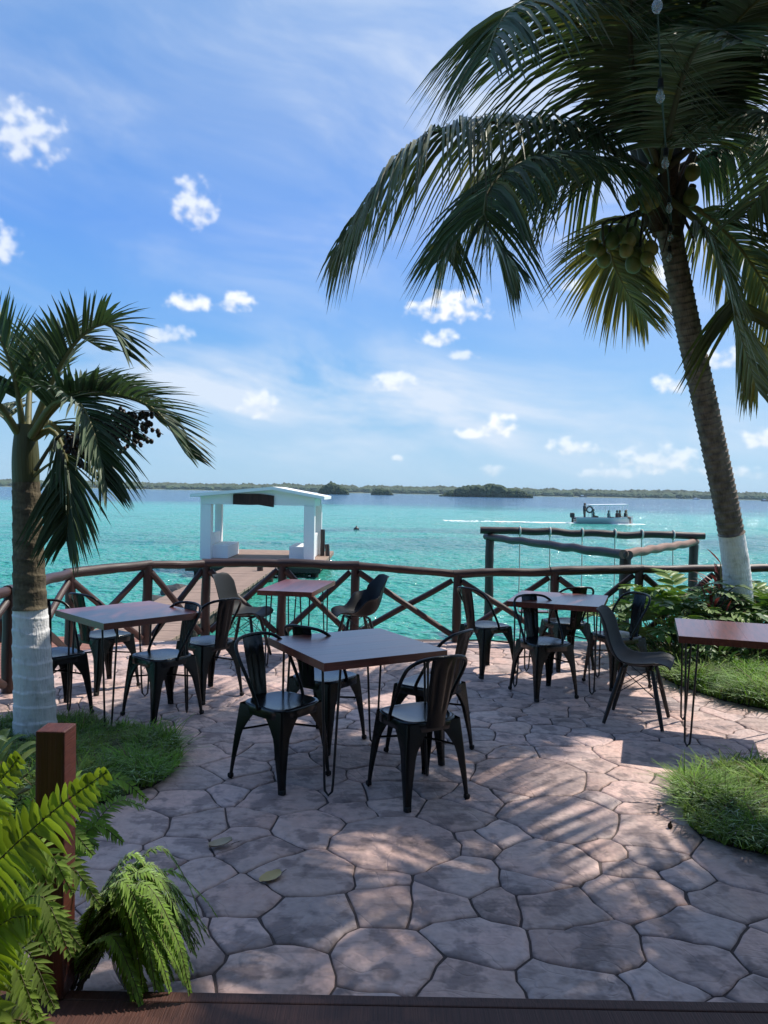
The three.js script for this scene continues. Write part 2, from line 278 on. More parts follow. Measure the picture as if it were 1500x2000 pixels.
// far shore: low ground and a wood that reads as one mass
{
  const pos = [], idx = [], uv = []; const N = 120;
  for (let i = 0; i <= N; i++) { const x = lerp(-2600, 2600, i / N), zz = -1310 + 40 * noise(i * 0.21, 3); for (const [dz, y] of [[0, -1.2], [-12, 0.2], [-60, 1.5], [-700, 2]]) { pos.push(x, y, zz + dz - Math.abs(x) * 0.05); uv.push(x / 10, dz / 10); } }
  for (let i = 0; i < N; i++) for (let k = 0; k < 3; k++) { const a = i * 4 + k; idx.push(a, a + 4, a + 1, a + 1, a + 4, a + 5); }
  struct('far_shore', geoOf(pos, idx, uv), mat([0.11, 0.12, 0.055], 1));
  const g = new THREE.IcosahedronGeometry(1, 3), p = g.attributes.position;
  for (let i = 0; i < p.count; i++) { const v = V(p.getX(i), p.getY(i), p.getZ(i)), k = 1 + 0.35 * fbm(v.x * 3 + v.z * 2, v.y * 3 - v.z, 3); p.setXYZ(i, v.x * k, v.y * k, v.z * k); }
  g.computeVertexNormals();
  const n = 2600, im = shadows(new THREE.InstancedMesh(g, mat([1, 1, 1], 1), n)), r = rngOf(31), m4 = new THREE.Matrix4(), q = new THREE.Quaternion();
  for (let i = 0; i < n; i++) {
    const x = lerp(-1500, 1500, r()), row = r(), hh = (9.0 + 3.2 * noise(x * 0.004, 1) + 1.6 * noise(x * 0.02, 8) + 1.2 * r()) * (0.55 + 0.45 * row) * (1 + 0.1 * smooth(-200, 300, x));
    q.setFromEuler(new THREE.Euler(0, r() * 6.28, 0)); m4.compose(V(x, hh * 0.35, -1325 - row * 70 - Math.abs(x) * 0.05 + 40 * noise((x + 2600) / 5200 * 120 * 0.21, 3)), q, V(9 + 9 * r(), hh, 8));
    im.setMatrixAt(i, m4); const k = 0.7 + 0.6 * r(); im.setColorAt(i, lin(0.060 * k + 0.02 * row, 0.080 * k + 0.01, 0.036 * k));
  }
  im.name = 'far_treeline'; im.userData = { kind: 'stuff', label: 'low green woodland along the far shore of the lagoon', category: 'treeline' }; scene.add(im);
}
// mangrove islets
function islet(cx, cz, w, h, seed, label) {
  const t = thing('mangrove_islet', label, 'islet', [cx, WATER_Y, cz], 0, 'mangrove islets in the lagoon'), r = rngOf(seed);
  const g0 = new THREE.IcosahedronGeometry(1, 4), gs = [];
  const n = Math.round(14 + w * 0.5);
  for (let i = 0; i < n; i++) {
    const u = (i + 0.5) / n * 2 - 1 + 0.1 * (r() - 0.5), prof = Math.pow(Math.max(0.05, 1 - Math.pow(Math.abs(u), 2.6)), 0.6) * (0.72 + 0.3 * noise(u * 3 + seed, 2) + 0.22 * r());
    const hh = h * prof * 0.62, rr = Math.max(2.2, Math.min(hh * (0.9 + 0.5 * r()), w * 0.2)), g = g0.clone(), p = g.attributes.position;
    for (let k = 0; k < p.count; k++) { const x = p.getX(k), y = p.getY(k), z = p.getZ(k), e = 1 + 0.3 * fbm(x * 2.4 + z + i * 3, y * 2.4 + i, 4, 0, 0.65); p.setXYZ(k, x * e, y * e, z * e); }
    g.scale(rr, hh, rr * 0.9); g.translate(u * (w * 0.5 - rr * 0.7), hh * 0.62, (r() - 0.5) * w * 0.25); g.computeVertexNormals(); gs.push(g);
  }
  const third = [[], [], []]; gs.forEach((g, i) => third[i % 3].push(g));
  third.forEach((l, i) => part('foliage', mergeGeometries(l), M.mangrove[i], t).userData.kind = 'stuff');
  const root = new THREE.CylinderGeometry(w * 0.49, w * 0.5, 0.9, 40, 1); root.scale(1, 1, 0.35); root.translate(0, 0.1, 0); part('root_bank', root, mat([0.03, 0.03, 0.022], 1), t);
}
islet(-40, -600, 25, 9.2, 3, 'small rounded dark green mangrove islet nearest above the white pavilion');
islet(-2, -650, 19, 6.4, 4, 'smallest low mangrove islet between the two bigger islets');
islet(80, -600, 72, 10.2, 7, 'long dark green mangrove islet in the middle of the lagoon');

// ------------------------------------------------------------------ the stamped concrete terrace
const terraceEdge = [[-3.35, -1.2], [-3.35, -6.4], [-3.2, -7.75], [-2.66, -8.33], [-2.05, -8.7], [-1.1, -8.82], [1.2, -8.84], [3.2, -8.92], [5.2, -9.1], [7.5, -9.3], [7.5, -1.2]];
const inside = (poly, x, z) => { let c = false; for (let i = 0, j = poly.length - 1; i < poly.length; j = i++) { const [xi, zi] = poly[i], [xj, zj] = poly[j]; if ((zi > z) !== (zj > z) && x < (xj - xi) * (z - zi) / (zj - zi) + xi) c = !c; } return c; };
function round(poly, per = 8) { return new THREE.CatmullRomCurve3(poly.map(([x, z]) => V(x, 0, z)), true, 'centripetal').getPoints(poly.length * per).slice(0, -1).map((p) => [p.x, p.z]); }
const lawnNearLeft = round([[-3.3, -5.2], [-2.64, -5.34], [-2.21, -5.4], [-1.75, -5.3], [-1.43, -5.06], [-1.25, -4.7], [-1.24, -4.37], [-1.39, -4.12], [-1.6, -3.9], [-2.0, -3.55], [-2.7, -3.1], [-3.35, -3.3]]);
const lawnNearRight = round([[2.6, -4.66], [2.25, -4.66], [2.0, -4.58], [1.78, -4.38], [1.65, -4.1], [1.6, -3.84], [1.7, -3.66], [1.9, -3.56], [2.5, -3.4], [3.2, -3.6], [3.5, -4.1], [3.3, -4.7]]);
const bedRight = round([[2.75, -8.55], [2.66, -7.7], [2.64, -7.0], [2.8, -6.42], [3.12, -6.05], [3.7, -5.8], [4.8, -5.7], [6, -5.8], [6.4, -7], [6.2, -8.6], [4.5, -8.75]]);
{
  // body of the terrace, down into the water
  const sh = new THREE.Shape(terraceEdge.map(([x, z]) => new THREE.Vector2(x, -z)));
  const g = new THREE.ExtrudeGeometry(sh, { depth: 1.6, bevelEnabled: false }); g.rotateX(-Math.PI / 2); g.translate(0, -1.6 - 0.011, 0);
  const terrace = new THREE.Group(); terrace.name = 'terrace'; terrace.userData = { kind: 'structure' }; scene.add(terrace);
  part('joint_bed', g, M.grout, terrace);
  // stones: a power diagram of uneven seeds, cut along the terrace's edge
  const r = rngOf(21), seeds = []; let fails = 0;
  while (fails < 9000 && seeds.length < 1100) {
    const x = lerp(-3.5, 4.6, r()), z = lerp(-9.1, -2.1, r()), R = r() < 0.2 ? 0.27 + 0.13 * r() : 0.12 + 0.12 * r();
    if (seeds.every((s) => Math.hypot((s[0] - x), (s[1] - z) * 1.12) > (s[2] + R) * 0.79)) { seeds.push([x, z, R]); fails = 0; } else fails++;
  }
  const clip = (poly, nx, nz, d) => { const out = []; for (let i = 0; i < poly.length; i++) { const a = poly[i], b = poly[(i + 1) % poly.length], da = a[0] * nx + a[1] * nz - d, db = b[0] * nx + b[1] * nz - d; if (da <= 0) out.push(a); if ((da < 0 && db > 0) || (da > 0 && db < 0)) { const t = da / (da - db); out.push([lerp(a[0], b[0], t), lerp(a[1], b[1], t)]); } } return out; };
  const stones = [];
  for (const s of seeds) {
    let poly = [[s[0] - 1.2, s[1] - 1.2], [s[0] + 1.2, s[1] - 1.2], [s[0] + 1.2, s[1] + 1.2], [s[0] - 1.2, s[1] + 1.2]];
    for (const q of seeds) { if (q === s) continue; const dx = q[0] - s[0], dz = q[1] - s[1], L = Math.hypot(dx, dz); if (L > 1.9) continue; const m = (L * L + (s[2] ** 2 - q[2] ** 2)) / (2 * L), gap = 0.0042; poly = clip(poly, dx / L, dz / L, (s[0] * dx + s[1] * dz) / L + m - gap); if (poly.length < 3) break; }
    for (let i = 0; i < terraceEdge.length && poly.length >= 3; i++) { const a = terraceEdge[i], b = terraceEdge[(i + 1) % terraceEdge.length], L = Math.hypot(b[0] - a[0], b[1] - a[1]), nx = (b[1] - a[1]) / L, nz = -(b[0] - a[0]) / L; const mid = a[0] * nx + a[1] * nz, sgn = (0 * nx - 5 * nz) < mid ? 1 : -1; poly = clip(poly, nx * sgn, nz * sgn, mid * sgn - 0.004); }
    if (poly.length < 3) continue;
    let ar = 0, cx = 0, cz = 0; for (let i = 0; i < poly.length; i++) { const a = poly[i], b = poly[(i + 1) % poly.length], k = a[0] * b[1] - b[0] * a[1]; ar += k; cx += (a[0] + b[0]) * k; cz += (a[1] + b[1]) * k; } cx /= 3 * ar; cz /= 3 * ar; ar = Math.abs(ar / 2);
    if (ar < 0.004 || [lawnNearLeft, lawnNearRight, bedRight].some((l) => inside(l, cx, cz) && poly.every(([x, z]) => inside(l, x, z)))) continue;
    // even spacing round the outline, corners rounded, edges wandering with a shared field so that joints keep their width
    let ring = []; for (let i = 0; i < poly.length; i++) { const a = poly[i], b = poly[(i + 1) % poly.length], L = Math.hypot(b[0] - a[0], b[1] - a[1]), n = Math.max(1, Math.round(L / 0.065)); for (let k = 0; k < n; k++) ring.push([lerp(a[0], b[0], k / n), lerp(a[1], b[1], k / n)]); }
    for (let it = 0; it < 1; it++) ring = ring.map((p, i) => { const a = ring[(i + ring.length - 1) % ring.length], b = ring[(i + 1) % ring.length]; const k = 0.035; return [p[0] * (1 - 2 * k) + (a[0] + b[0]) * k, p[1] * (1 - 2 * k) + (a[1] + b[1]) * k]; });
    ring = ring.map(([x, z]) => [x + 0.05 * noise(x * 4.2, z * 4.2 + 7) + 0.022 * noise(x * 12, z * 12), z + 0.05 * noise(x * 4.2 + 50, z * 4.2) + 0.022 * noise(x * 12 + 9, z * 12 + 30)]);
    if (ring.length < 4) continue;
    stones.push({ ring, cx, cz, ar });
  }
  const shown = (s) => s.ar / Math.max(1, s.cz * s.cz + s.cx * s.cx) * (Math.abs(s.cx) < -s.cz * 0.56 + 0.3 ? 1 : 0.001);
  stones.sort((a, b) => shown(b) - shown(a));
  const rest = [];
  stones.forEach((s, i) => {
    const n = s.ring.length, pos = [], idx = [], uv = [], col = [], tone = 0.8 + 0.32 * r(), warm = 0.96 + 0.08 * r(), tilt = [0.006 * (r() - 0.5), 0.006 * (r() - 0.5)], ou = Math.floor(r() * 40) * 0.37, ov = Math.floor(r() * 40) * 0.23;
    const put = (x, y, z) => { pos.push(x, y + tilt[0] * (x - s.cx) + tilt[1] * (z - s.cz), z); uv.push(x / 2.1 + ou, z / 2.1 + ov); col.push(tone * warm, tone, tone / warm); };
    const ringAt = (inset, y) => { for (const [x, z] of s.ring) { const dx = s.cx - x, dz = s.cz - z, L = Math.hypot(dx, dz) || 1, k = Math.min(inset, L * 0.4) / L; put(x + dx * k, y, z + dz * k); } };
    ringAt(0, -0.0105); ringAt(0.004, -0.0035); ringAt(0.022, -0.0003); put(s.cx, 0.001, s.cz);
    for (let q = 0; q < 2; q++) for (let k = 0; k < n; k++) { const a = q * n + k, b = q * n + (k + 1) % n; idx.push(a, a + n, b, b, a + n, b + n); }
    for (let k = 0; k < n; k++) idx.push(2 * n + k, 3 * n, 2 * n + (k + 1) % n);
    let g2 = geoOf(pos, idx, uv, col); if (g2.attributes.normal.getY(3 * n) < 0) { for (let k = 0; k < idx.length; k += 3) { const q = idx[k]; idx[k] = idx[k + 1]; idx[k + 1] = q; } g2 = geoOf(pos, idx, uv, col); }
    if (i < 296) part('stone', g2, M.stone, terrace); else rest.push(g2);
  });
  if (rest.length) { const o = part('stone_paving', mergeGeometries(rest), M.stone, terrace); o.userData.kind = 'stuff'; }
}
// planted ground and grass
const tuftGeos = [];
for (let k = 0; k < 4; k++) {
  const r = rngOf(70 + k), pos = [], idx = [], col = [];
  for (let b = 0; b < 11; b++) {
    const a = r() * 6.28, rr = 0.035 * Math.sqrt(r()), bx = rr * Math.cos(a), bz = rr * Math.sin(a), h = 0.05 + 0.09 * r(), lean = 0.4 + 1.3 * r(), la = r() * 6.28, w = 0.004 + 0.0034 * r(), o = pos.length / 3, tone = 0.65 + 0.7 * r(), dry = r() < 0.1 ? 1 : 0;
    for (let s = 0; s <= 3; s++) { const t = s / 3, off = lean * h * t * t, ww = w * (1 - t * 0.85), x = bx + off * Math.cos(la), z = bz + off * Math.sin(la), y = h * (t - 0.25 * lean * t * t); pos.push(x - ww * Math.sin(la), y, z + ww * Math.cos(la), x + ww * Math.sin(la), y, z - ww * Math.cos(la)); for (let q = 0; q < 2; q++) { const c = dry ? [0.22, 0.19, 0.08] : [0.155, 0.33, 0.02]; col.push(c[0] * tone, c[1] * tone, c[2] * tone); } if (s) { const p = o + (s - 1) * 2; idx.push(p, p + 1, p + 2, p + 1, p + 3, p + 2); } }
  }
  tuftGeos.push(geoOf(pos, idx, null, col));
}
function lawn(name, outline, count, seed, label, keep = () => true, height = 1) {
  let cx = 0, cz = 0; outline.forEach(([x, z]) => { cx += x / outline.length; cz += z / outline.length; });
  const n = outline.length, pos = [], idx = [], uv = []; const rings = [[1, -0.006], [0.985, 0.012], [0.9, 0.03], [0.5, 0.045]];
  for (const [k, y] of rings) for (const [x, z] of outline) { const X = cx + (x - cx) * k, Z = cz + (z - cz) * k; pos.push(X, y + (k < 0.95 ? 0.02 * noise(X * 3, Z * 3) : 0), Z); uv.push(X, Z); }
  pos.push(cx, 0.05, cz); uv.push(cx, cz);
  for (let q = 0; q < 3; q++) for (let k = 0; k < n; k++) { const a = q * n + k, b = q * n + (k + 1) % n; idx.push(a, a + n, b, b, a + n, b + n); }
  for (let k = 0; k < n; k++) idx.push(3 * n + k, 4 * n, 3 * n + (k + 1) % n);
  let g = geoOf(pos, idx, uv); if (g.attributes.normal.getY(4 * n) < 0) { for (let k = 0; k < idx.length; k += 3) { const q = idx[k]; idx[k] = idx[k + 1]; idx[k + 1] = q; } g = geoOf(pos, idx, uv); }
  struct('ground', g, M.soil);
  const r = rngOf(seed), xs = outline.map((p) => p[0]), zs = outline.map((p) => p[1]), spots = []; let guard = 0;
  while (spots.length < count && guard++ < count * 12) { const x = lerp(Math.min(...xs), Math.max(...xs), r()), z = lerp(Math.min(...zs), Math.max(...zs), r()); if (inside(outline, x, z) && keep(x, z)) spots.push([x, z]); }
  const m4 = new THREE.Matrix4(), q = new THREE.Quaternion();
  tuftGeos.forEach((tg, k) => {
    const mine = spots.filter((_, i) => i % 4 === k), im = shadows(new THREE.InstancedMesh(tg, M.grass, mine.length));
    mine.forEach(([x, z], i) => { const s = (0.5 + 0.9 * r() * r() + 0.25 * r() + 0.9 * noise(x * 2.6, z * 2.6 + 4)) * height;  q.setFromEuler(new THREE.Euler((r() - 0.5) * 0.3, r() * 6.28, (r() - 0.5) * 0.3)); m4.compose(V(x, 0.012, z), q, V(s, s, s)); im.setMatrixAt(i, m4); const t = 0.65 + 0.6 * r() + 0.6 * noise(x * 1.9, z * 1.9), y = clamp(0.3 + 1.4 * noise(x * 3.1 + 8, z * 3.1)); im.setColorAt(i, lin(t * (1 + 0.35 * y), t, t * (1 - 0.1 * y))); });
    im.name = numbered(name); im.userData = { kind: 'stuff', label, category: 'grass' }; scene.add(im);
  });
}
lawn('grass', lawnNearLeft, 9000, 11, 'green grass round the white-painted palm at the left', (x, z) => noise(x * 4, z * 4) > -0.3, 0.85);
lawn('grass', lawnNearRight, 6500, 12, 'bright sunlit grass patch at the right edge in the foreground', () => true, 0.95);
lawn('grass', bedRight, 9000, 13, 'grass in the planting bed behind the right table', (x, z) => z > -7.5 || noise(x * 3, z * 3) > 0.15, 1.3);

// wooden deck that the view is taken from
{
  const t = new THREE.Group(); t.name = 'deck'; t.userData = { kind: 'structure' }; scene.add(t);
  part('edge_board', boxAt(9, 0.15, 0.05, 1, 0.04, -2.33, 0.008), M.deckWood, t);
  const r = rngOf(8);
  for (let i = 0; i < 48; i++) part('plank', boxAt(9, 0.03, 0.135, 1, 0.1 + 0.002 * r(), -2.235 + i * 0.141, 0.004, new THREE.Matrix4()), M.deckWood, t);
}

// the roofed building that the deck belongs to: it stands behind the viewpoint and keeps the sky off the near side of things
{
  const t = thing('deck_building', 'roofed restaurant building behind the viewpoint on the wooden deck', 'building', [0, 0.1, 2]);
  const thatch = mat([0.16, 0.115, 0.07], 1, { bumpMap: barkBump, bumpScale: 0.05 }), plaster = mat([0.42, 0.36, 0.3], 0.9);
  const s = new THREE.Shape(); s.moveTo(-1.3, 2.9); s.lineTo(1.2, 4.6); s.lineTo(4.4, 2.8); s.lineTo(4.4, 3.0); s.lineTo(1.2, 4.85); s.lineTo(-1.3, 3.1); s.closePath();
  const g = new THREE.ExtrudeGeometry(s, { depth: 15, bevelEnabled: false }); g.rotateY(-Math.PI / 2); g.translate(8, -0.1, -2); part('roof', g, thatch, t);
  part('back_wall', boxAt(14, 2.95, 0.2, 0.5, 1.48, 2.0, 0.01), plaster, t);
  part('side_wall', boxAt(0.2, 2.7, 3.4, -6.4, 1.36, 0.2, 0.01), plaster, t); part('side_wall', boxAt(0.2, 2.7, 3.4, 7.4, 1.36, 0.2, 0.01), plaster, t);
  for (const x of [-6.2, -2.6, 2.9, 7.2]) part('post', boxAt(0.14, 2.8, 0.14, x, 1.4, -3.2, 0.01), M.wood[0], t);
}
// ------------------------------------------------------------------ leaves and fronds
// Leaflets set in two rows along a stalk; every leaflet is a keeled, tapering, drooping blade.
function frondGeo({ pts, n, len, w, ang = () => 0.9, lift = 0, droop = 0.4, seg = 3, start = 0.12, seed = 1, color, twist = 0.4, keel = 0.25, ragged = 0, up = V(0, 1, 0), blunt = 0 }) {
  const r = rngOf(seed), curve = new THREE.CatmullRomCurve3(pts.map((p) => (p.isVector3 ? p : V(...p))), false, 'centripetal'), pos = [], idx = [], col = [];
  for (let i = 0; i < n; i++) for (const side of [-1, 1]) {
    const t = clamp(start + (1 - start) * (i + 0.5 + (r() - 0.5) * 0.5) / n, 0, 0.999), p = curve.getPointAt(t), T = curve.getTangentAt(t);
    if (ragged && r() < ragged) continue;
    const U = Math.abs(T.dot(up)) > 0.97 ? V(0, 0, 1) : up, S = T.clone().cross(U).normalize().multiplyScalar(side), N = S.clone().cross(T).multiplyScalar(side).normalize();
    if (N.y < 0 && Math.abs(T.y) < 0.9) N.negate();
    const L = len(t) * (0.88 + 0.24 * r()), a = ang(t) + (r() - 0.5) * 0.18;
    const d = S.clone().multiplyScalar(Math.sin(a)).addScaledVector(T, Math.cos(a)).addScaledVector(N, lift + (r() - 0.5) * 0.2).normalize();
    const dr = (typeof droop === 'function' ? droop(t) : droop) * (0.8 + 0.5 * r()), W0 = d.clone().cross(N).normalize(), tw = (r() - 0.5) * 2 * twist, W = W0.multiplyScalar(Math.cos(tw)).addScaledVector(N, Math.sin(tw)), K = d.clone().cross(W).normalize();
    const wl = w * (0.8 + 0.4 * r()), o = pos.length / 3, c = color(t, r, side);
    for (let s = 0; s <= seg; s++) {
      const q = s / seg, x = p.x + d.x * L * q, y = p.y + d.y * L * q - dr * L * q * q, z = p.z + d.z * L * q, prof = wl * (blunt ? Math.pow(Math.max(0, 1 - Math.pow(q, 3)), 0.7) * (q < 0.01 ? 0.6 : 1) + 0.04 : (q < 0.01 ? 0.45 : Math.pow(1 - q, 0.65)) + 0.03) * 0.5;
      pos.push(x - W.x * prof, y - W.y * prof, z - W.z * prof, x + K.x * prof * keel * 2, y + K.y * prof * keel * 2, z + K.z * prof * keel * 2, x + W.x * prof, y + W.y * prof, z + W.z * prof);
      for (let k = 0; k < 3; k++) { const f = s === seg && c[3] ? c[3] : null; col.push(f ? f[0] : c[0], f ? f[1] : c[1], f ? f[2] : c[2]); }
      if (s) { const b = o + (s - 1) * 3; idx.push(b, b + 1, b + 3, b + 1, b + 4, b + 3, b + 1, b + 2, b + 4, b + 2, b + 5, b + 4); }
    }
  }
  return geoOf(pos, idx, null, col);
}
function stalkGeo(pts, r0, r1, seg = 6) { return tube(pts, (t) => lerp(r0, r1, Math.pow(t, 0.8)), { seg, steps: 18 }); }
function bladeGeo(L, w, { arch = 0.5, seg = 6, color = [0.1, 0.2, 0.03], fold = 0.25, tipw = 0.05, wave = 0, peak = 0.4 } = {}) {     // one long leaf along +z from the origin, rising then arching over
  const pos = [], idx = [], col = []; for (let s = 0; s <= seg; s++) { const q = s / seg, y = L * (0.75 * q - arch * q * q), z = L * q * (1 - 0.18 * q), ww = w * 0.5 * Math.max(tipw, Math.pow(Math.sin(Math.PI * Math.pow(clamp(q * (1 - 0.02) + 0.02), Math.log(0.5) / Math.log(peak))), 0.8)), wv = wave * Math.sin(q * 14); pos.push(-ww, y + ww * fold * 2 + wv, z, 0, y, z, ww, y + ww * fold * 2 - wv, z); for (let k = 0; k < 3; k++) col.push(...color); if (s) { const b = (s - 1) * 3; idx.push(b, b + 1, b + 3, b + 1, b + 4, b + 3, b + 1, b + 2, b + 4, b + 2, b + 5, b + 4); } }
  return geoOf(pos, idx, null, col);
}

// ------------------------------------------------------------------ coconut palms
const trunkPath = [[3.94, -0.1, -8.36], [3.87, 0.42, -8.32], [3.82, 0.82, -8.27], [3.65, 1.45, -8.13], [3.42, 2.17, -7.99], [3.21, 2.78, -7.85], [2.98, 3.36, -7.66], [2.81, 3.82, -7.52], [2.68, 4.23, -7.43], [2.58, 4.53, -7.33], [2.53, 4.7, -7.28]];
const cocoFronds = [
  [[2.45, 4.71, -7.25], [1.68, 4.9, -6.95], [1.04, 4.88, -6.7], [0.5, 4.74, -6.5], [0.11, 4.49, -6.4], [-0.19, 4.04, -6.35], [-0.44, 3.6, -6.35]],
  [[2.38, 4.6, -7.15], [1.68, 4.49, -6.6], [1.15, 4.31, -6.1], [0.82, 4.07, -5.85], [0.69, 3.78, -5.7], [0.77, 3.52, -5.65], [0.94, 3.31, -5.65]],
  [[2.45, 4.7, -7.4], [1.84, 4.94, -7.6], [1.25, 4.96, -7.7], [0.86, 4.76, -7.75], [0.66, 4.41, -7.75], [0.57, 4.05, -7.75]],
  [[2.44, 4.74, -7.15], [2.04, 4.84, -6.6], [1.62, 4.99, -5.95], [1.27, 5.02, -5.5], [0.94, 4.9, -5.1], [0.69, 4.65, -4.85], [0.57, 4.34, -4.75]],
  [[2.48, 4.79, -7.15], [2.19, 5.0, -6.4], [1.88, 5.12, -5.65], [1.54, 5.07, -4.9], [1.18, 4.86, -4.4]],
  [[2.58, 4.9, -7.4], [2.6, 5.52, -7.4], [2.59, 6.15, -7.5], [2.44, 6.6, -7.6], [2.17, 6.76, -7.7]],
  [[2.51, 4.76, -7.15], [2.5, 5.02, -6.5], [2.5, 5.18, -5.85], [2.56, 5.16, -5.35], [2.72, 4.91, -5.0]],
  [[2.57, 4.81, -7.3], [2.7, 5.09, -6.9], [2.83, 5.22, -6.4], [3.0, 5.08, -6.0], [3.16, 4.7, -5.7]],
  [[2.55, 4.72, -7.2], [2.68, 4.75, -6.6], [2.74, 4.63, -6.0], [2.81, 4.34, -5.5], [2.87, 3.89, -5.2]],
  [[2.63, 4.75, -7.4], [3.01, 4.91, -7.3], [3.4, 4.92, -7.2], [3.73, 4.65, -7.1], [3.87, 4.2, -7.0]],
  [[2.62, 4.45, -7.25], [2.83, 4.15, -7.05], [3.01, 3.71, -6.95], [3.14, 3.2, -6.9], [3.32, 2.66, -6.9]],
  [[2.66, 4.52, -7.35], [3.04, 4.39, -7.45], [3.42, 4.07, -7.5], [3.76, 3.6, -7.55], [3.95, 3.12, -7.6]],
  [[2.57, 4.5, -7.5], [2.37, 4.44, -7.9], [2.33, 4.32, -8.2], [2.52, 3.99, -8.35], [2.81, 3.6, -8.4]],
  [[2.46, 4.65, -7.05], [2.19, 4.61, -6.1], [2.0, 4.6, -5.3], [1.88, 4.43, -4.6], [1.88, 4.14, -4.2]],
  [[2.45, 4.65, -7.05], [1.98, 4.73, -6.2], [1.66, 4.82, -5.45], [1.45, 4.75, -4.7], [1.41, 4.48, -4.15]],
  [[2.52, 4.79, -7.2], [2.55, 5.45, -7.0], [2.68, 6.0, -6.8], [2.89, 6.26, -6.6], [3.18, 6.17, -6.4]],
  [[2.51, 4.83, -7.3], [2.29, 5.46, -7.2], [1.97, 5.95, -7.1], [1.57, 6.16, -7.0], [1.15, 6.03, -6.95]],
  [[2.51, 4.72, -7.1], [2.38, 4.87, -6.3], [2.36, 4.96, -5.6], [2.38, 4.93, -5.1], [2.43, 4.77, -4.7]],
  [[2.49, 4.72, -7.1], [2.26, 4.94, -6.2], [2.13, 5.04, -5.4], [2.03, 4.97, -4.7], [2.0, 4.74, -4.2]],
];
const cocoLen = (t) => 0.82 * Math.pow(Math.sin(Math.PI * clamp(0.12 + 0.86 * t)), 0.55) + 0.05;
function cocoFrond(parent, pts, seed, { yellow = 0, droop = 0.55, scale = 1, spread = 0.75 } = {}) {
  const P = pts.map((p) => V(...p)), r = rngOf(seed * 7 + 1);
  const dd = droop, g = frondGeo({ pts: P, n: 104, len: (t) => cocoLen(t) * scale, w: 0.046, ang: (t) => lerp(1.35, spread, t), lift: 0.12, droop: (t) => dd * lerp(1.1, 0.7, t), seg: 4, start: 0.16, seed, twist: 0.5, keel: 0.35, ragged: 0.03,
    color: (t, q) => { const k = 0.7 + 0.6 * q(), y = clamp(yellow * (0.3 + t) + (q() < 0.06 ? 0.5 : 0)); const c = mix3([0.050 * k, 0.088 * k, 0.022 * k], [0.24 * k, 0.20 * k, 0.025], y); c[3] = q() < 0.3 ? [0.15, 0.115, 0.05] : null; return c; } });
  const f = part('frond', g, M.leaf, parent);
  part('rachis', stalkGeo(P, 0.04, 0.006, 7), r() < 0.5 ? M.rachis : M.rachisDark, f);
  return f;
}
const ovoid = (rx, ry, seed) => { const g = new THREE.SphereGeometry(1, 20, 14), p = g.attributes.position; for (let i = 0; i < p.count; i++) { const x = p.getX(i), y = p.getY(i), z = p.getZ(i), a = Math.atan2(z, x), k = 1 + 0.035 * Math.cos(3 * a + seed) + 0.02 * noise(x * 2 + seed, y * 2 + z); p.setXYZ(i, x * k * rx * (1 - 0.10 * y), y * ry, z * k * rx * (1 - 0.10 * y)); } g.computeVertexNormals(); return g; };
const nutGeos = [ovoid(0.064, 0.082, 1), ovoid(0.07, 0.086, 2), ovoid(0.06, 0.075, 3)];
function ringed(path, r0, r1, rings, seed, seg = 20, steps = 150, lump = 0.05) { return tube(path, (t, a) => { const base = lerp(r0, r1, t), k = (t * rings + 0.18 * Math.sin(a + 2 * t) + 0.25 * noise(Math.cos(a) * 1.5 + 3, t * 20 + seed)) % 1, ridge = k < 0.12 ? 1 - k / 0.12 : Math.pow((k - 0.12) / 0.88, 2.2); return base * (1 + lump * ridge - lump * 0.5 + 0.03 * noise(Math.cos(a) * 2 + t * 9 + seed, Math.sin(a) * 2)); }, { seg, steps }); }
